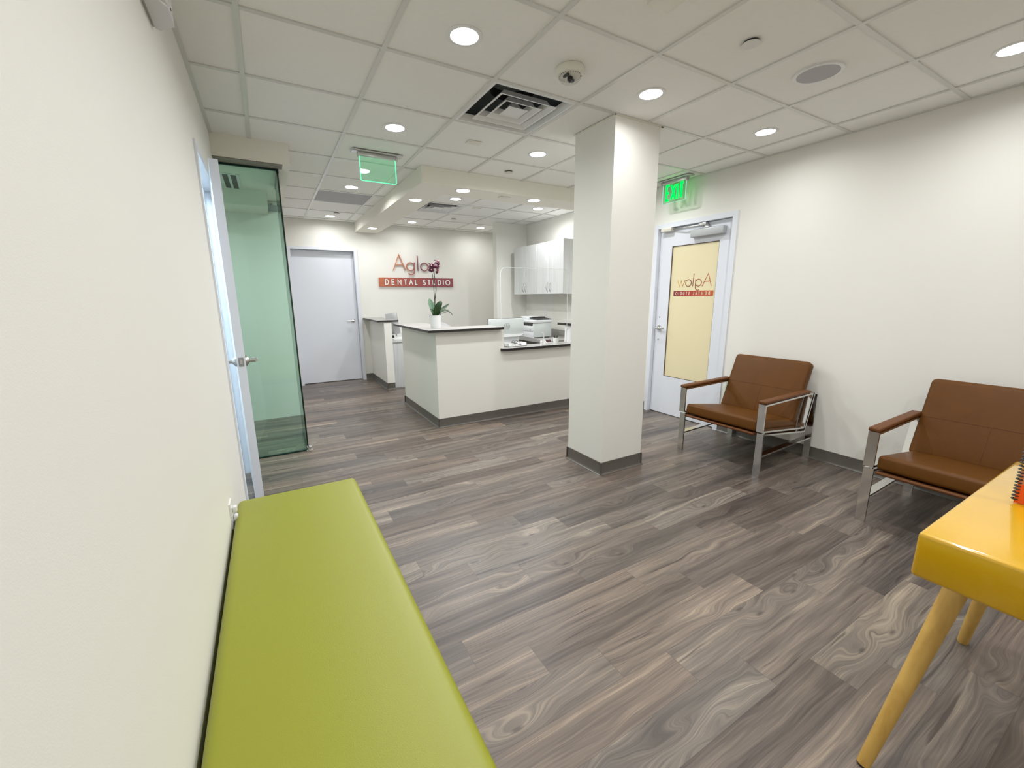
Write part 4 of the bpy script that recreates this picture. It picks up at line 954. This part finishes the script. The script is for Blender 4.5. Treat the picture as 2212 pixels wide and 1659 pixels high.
# ------------------------------------------------------------------ green bench
gbn = thing('bench', 'long lime green upholstered bench along the left wall', 'bench', (-.59, -.40, 0))
bm = pad(.532, 1.812, .10, .032, .0, 12, .5); bmesh.ops.translate(bm, verts=bm.verts, vec=(-.850, -1.30, .410))
mesh('seat_cushion', bm, GREEN, gbn)
mesh('base_frame', boxb(-.835, -.345, -1.28, .495, .31, .36), DARK, gbn, sm=False)
for x in (-.80, -.38):
    for yy in (-1.22, .43): mesh('leg', boxb(x-.025, x+.025, yy-.025, yy+.025, 0, .31), SATIN, gbn, sm=False)

# ------------------------------------------------------------------ yellow table with a standing booklet
TZ = .785
yt = thing('side_table', 'glossy yellow table with splayed oak legs at the right edge', 'table', (1.24, -1.62, 0))
mesh('tabletop', rboxb(.778, 1.712, -1.872, -1.368, TZ-.125, TZ, .010, 4), YELL, yt)
for fx, fy, tx, tyy in ((.785, -1.357, .985, -1.435), (1.685, -1.357, 1.475, -1.435), (.785, -1.88, .985, -1.80), (1.685, -1.88, 1.475, -1.80)):
    bm = B(); p0, p1 = Vector((fx, fy, .004)), Vector((tx, tyy, TZ-.122)); cyl(bm, p0, p1, .0165, .027, 24); leg = mesh('leg', bm, OAK, yt)
    bm = B(); d = (p1-p0).normalized(); cyl(bm, Vector((fx, fy, 0)), p0+d*.004, .0150, .0165, 20); mesh('foot_pad', bm, DARK, leg)
bk = thing('spiral_booklet', 'colourful spiral bound booklet standing on the yellow table', 'booklet', (1.24, -1.52, TZ))
def picture():
    m = mat('booklet_picture', (.8, .3, .1), .35); nt = m.node_tree; p = nt.nodes['Principled BSDF']; N = nt.nodes
    g = N.new('ShaderNodeTexCoord'); s = N.new('ShaderNodeSeparateXYZ'); nt.links.new(g.outputs['Generated'], s.inputs[0])
    n = N.new('ShaderNodeTexNoise'); n.inputs['Scale'].default_value = 7; nt.links.new(g.outputs['Object'], n.inputs['Vector']); n.inputs['Scale'].default_value = 24
    ad = N.new('ShaderNodeMath'); ad.operation = 'MULTIPLY_ADD'; ad.inputs[1].default_value = .30; nt.links.new(n.outputs['Fac'], ad.inputs[0]); nt.links.new(s.outputs[2], ad.inputs[2])
    sb = N.new('ShaderNodeMath'); sb.operation = 'SUBTRACT'; sb.inputs[1].default_value = .15; nt.links.new(ad.outputs[0], sb.inputs[0])
    cr = N.new('ShaderNodeValToRGB'); cr.color_ramp.interpolation = 'CONSTANT'; e = cr.color_ramp.elements
    e[0].position = 0; e[0].color = (.85, .10, .01, 1); e[1].position = .24; e[1].color = (.55, .22, .12, 1)
    for q, c in ((.36, (.75, .42, .10)), (.5, (.35, .07, .05)), (.66, (.6, .25, .2)), (.8, (.12, .05, .04)), (.9, (.03, .03, .03))):
        z = e.new(q); z.color = (*c, 1)
    nt.links.new(sb.outputs[0], cr.inputs[0]); nt.links.new(cr.outputs[0], p.inputs['Base Color']); return m
PIC = picture()
bx, by = 1.222, -1.449; ba = math.radians(-78)     # spine position and direction of the front page
ex_ = Vector((math.cos(ba), math.sin(ba), 0)); ny_ = Vector((-ex_.y, ex_.x, 0))
Pb = lambda u, v, d: tuple(Vector((bx, by, TZ))+ex_*u+ny_*d+Vector((0, 0, v)))
bm = B(); prism(bm, [(.0, .001), (.216, .001), (.216, .28), (.0, .28)], Pb, -.001, .001); mesh('front_cover', bm, PIC, bk, sm=False)
bm = B(); prism(bm, [(.010, .002), (.214, .002), (.214, .278), (.010, .278)], Pb, .0015, .008); mesh('pages', bm, PAPER, bk, sm=False)
bm = B(); prism(bm, [(.008, .001), (.216, .001), (.216, .28), (.008, .28)], lambda u, v, d: Pb(u, v, d+.10*u), .0085, .0105); mesh('back_cover', bm, DARK, bk, sm=False)
for i in range(26):
    z = .012+i*.0102; bm = B(); tube(bm, [Pb(.001+.006*math.cos(a), z, .004+.007*math.sin(a)) for a in [2*PI*k/10 for k in range(11)]], .0021, 6); mesh('ring', bm, DARK, bk)
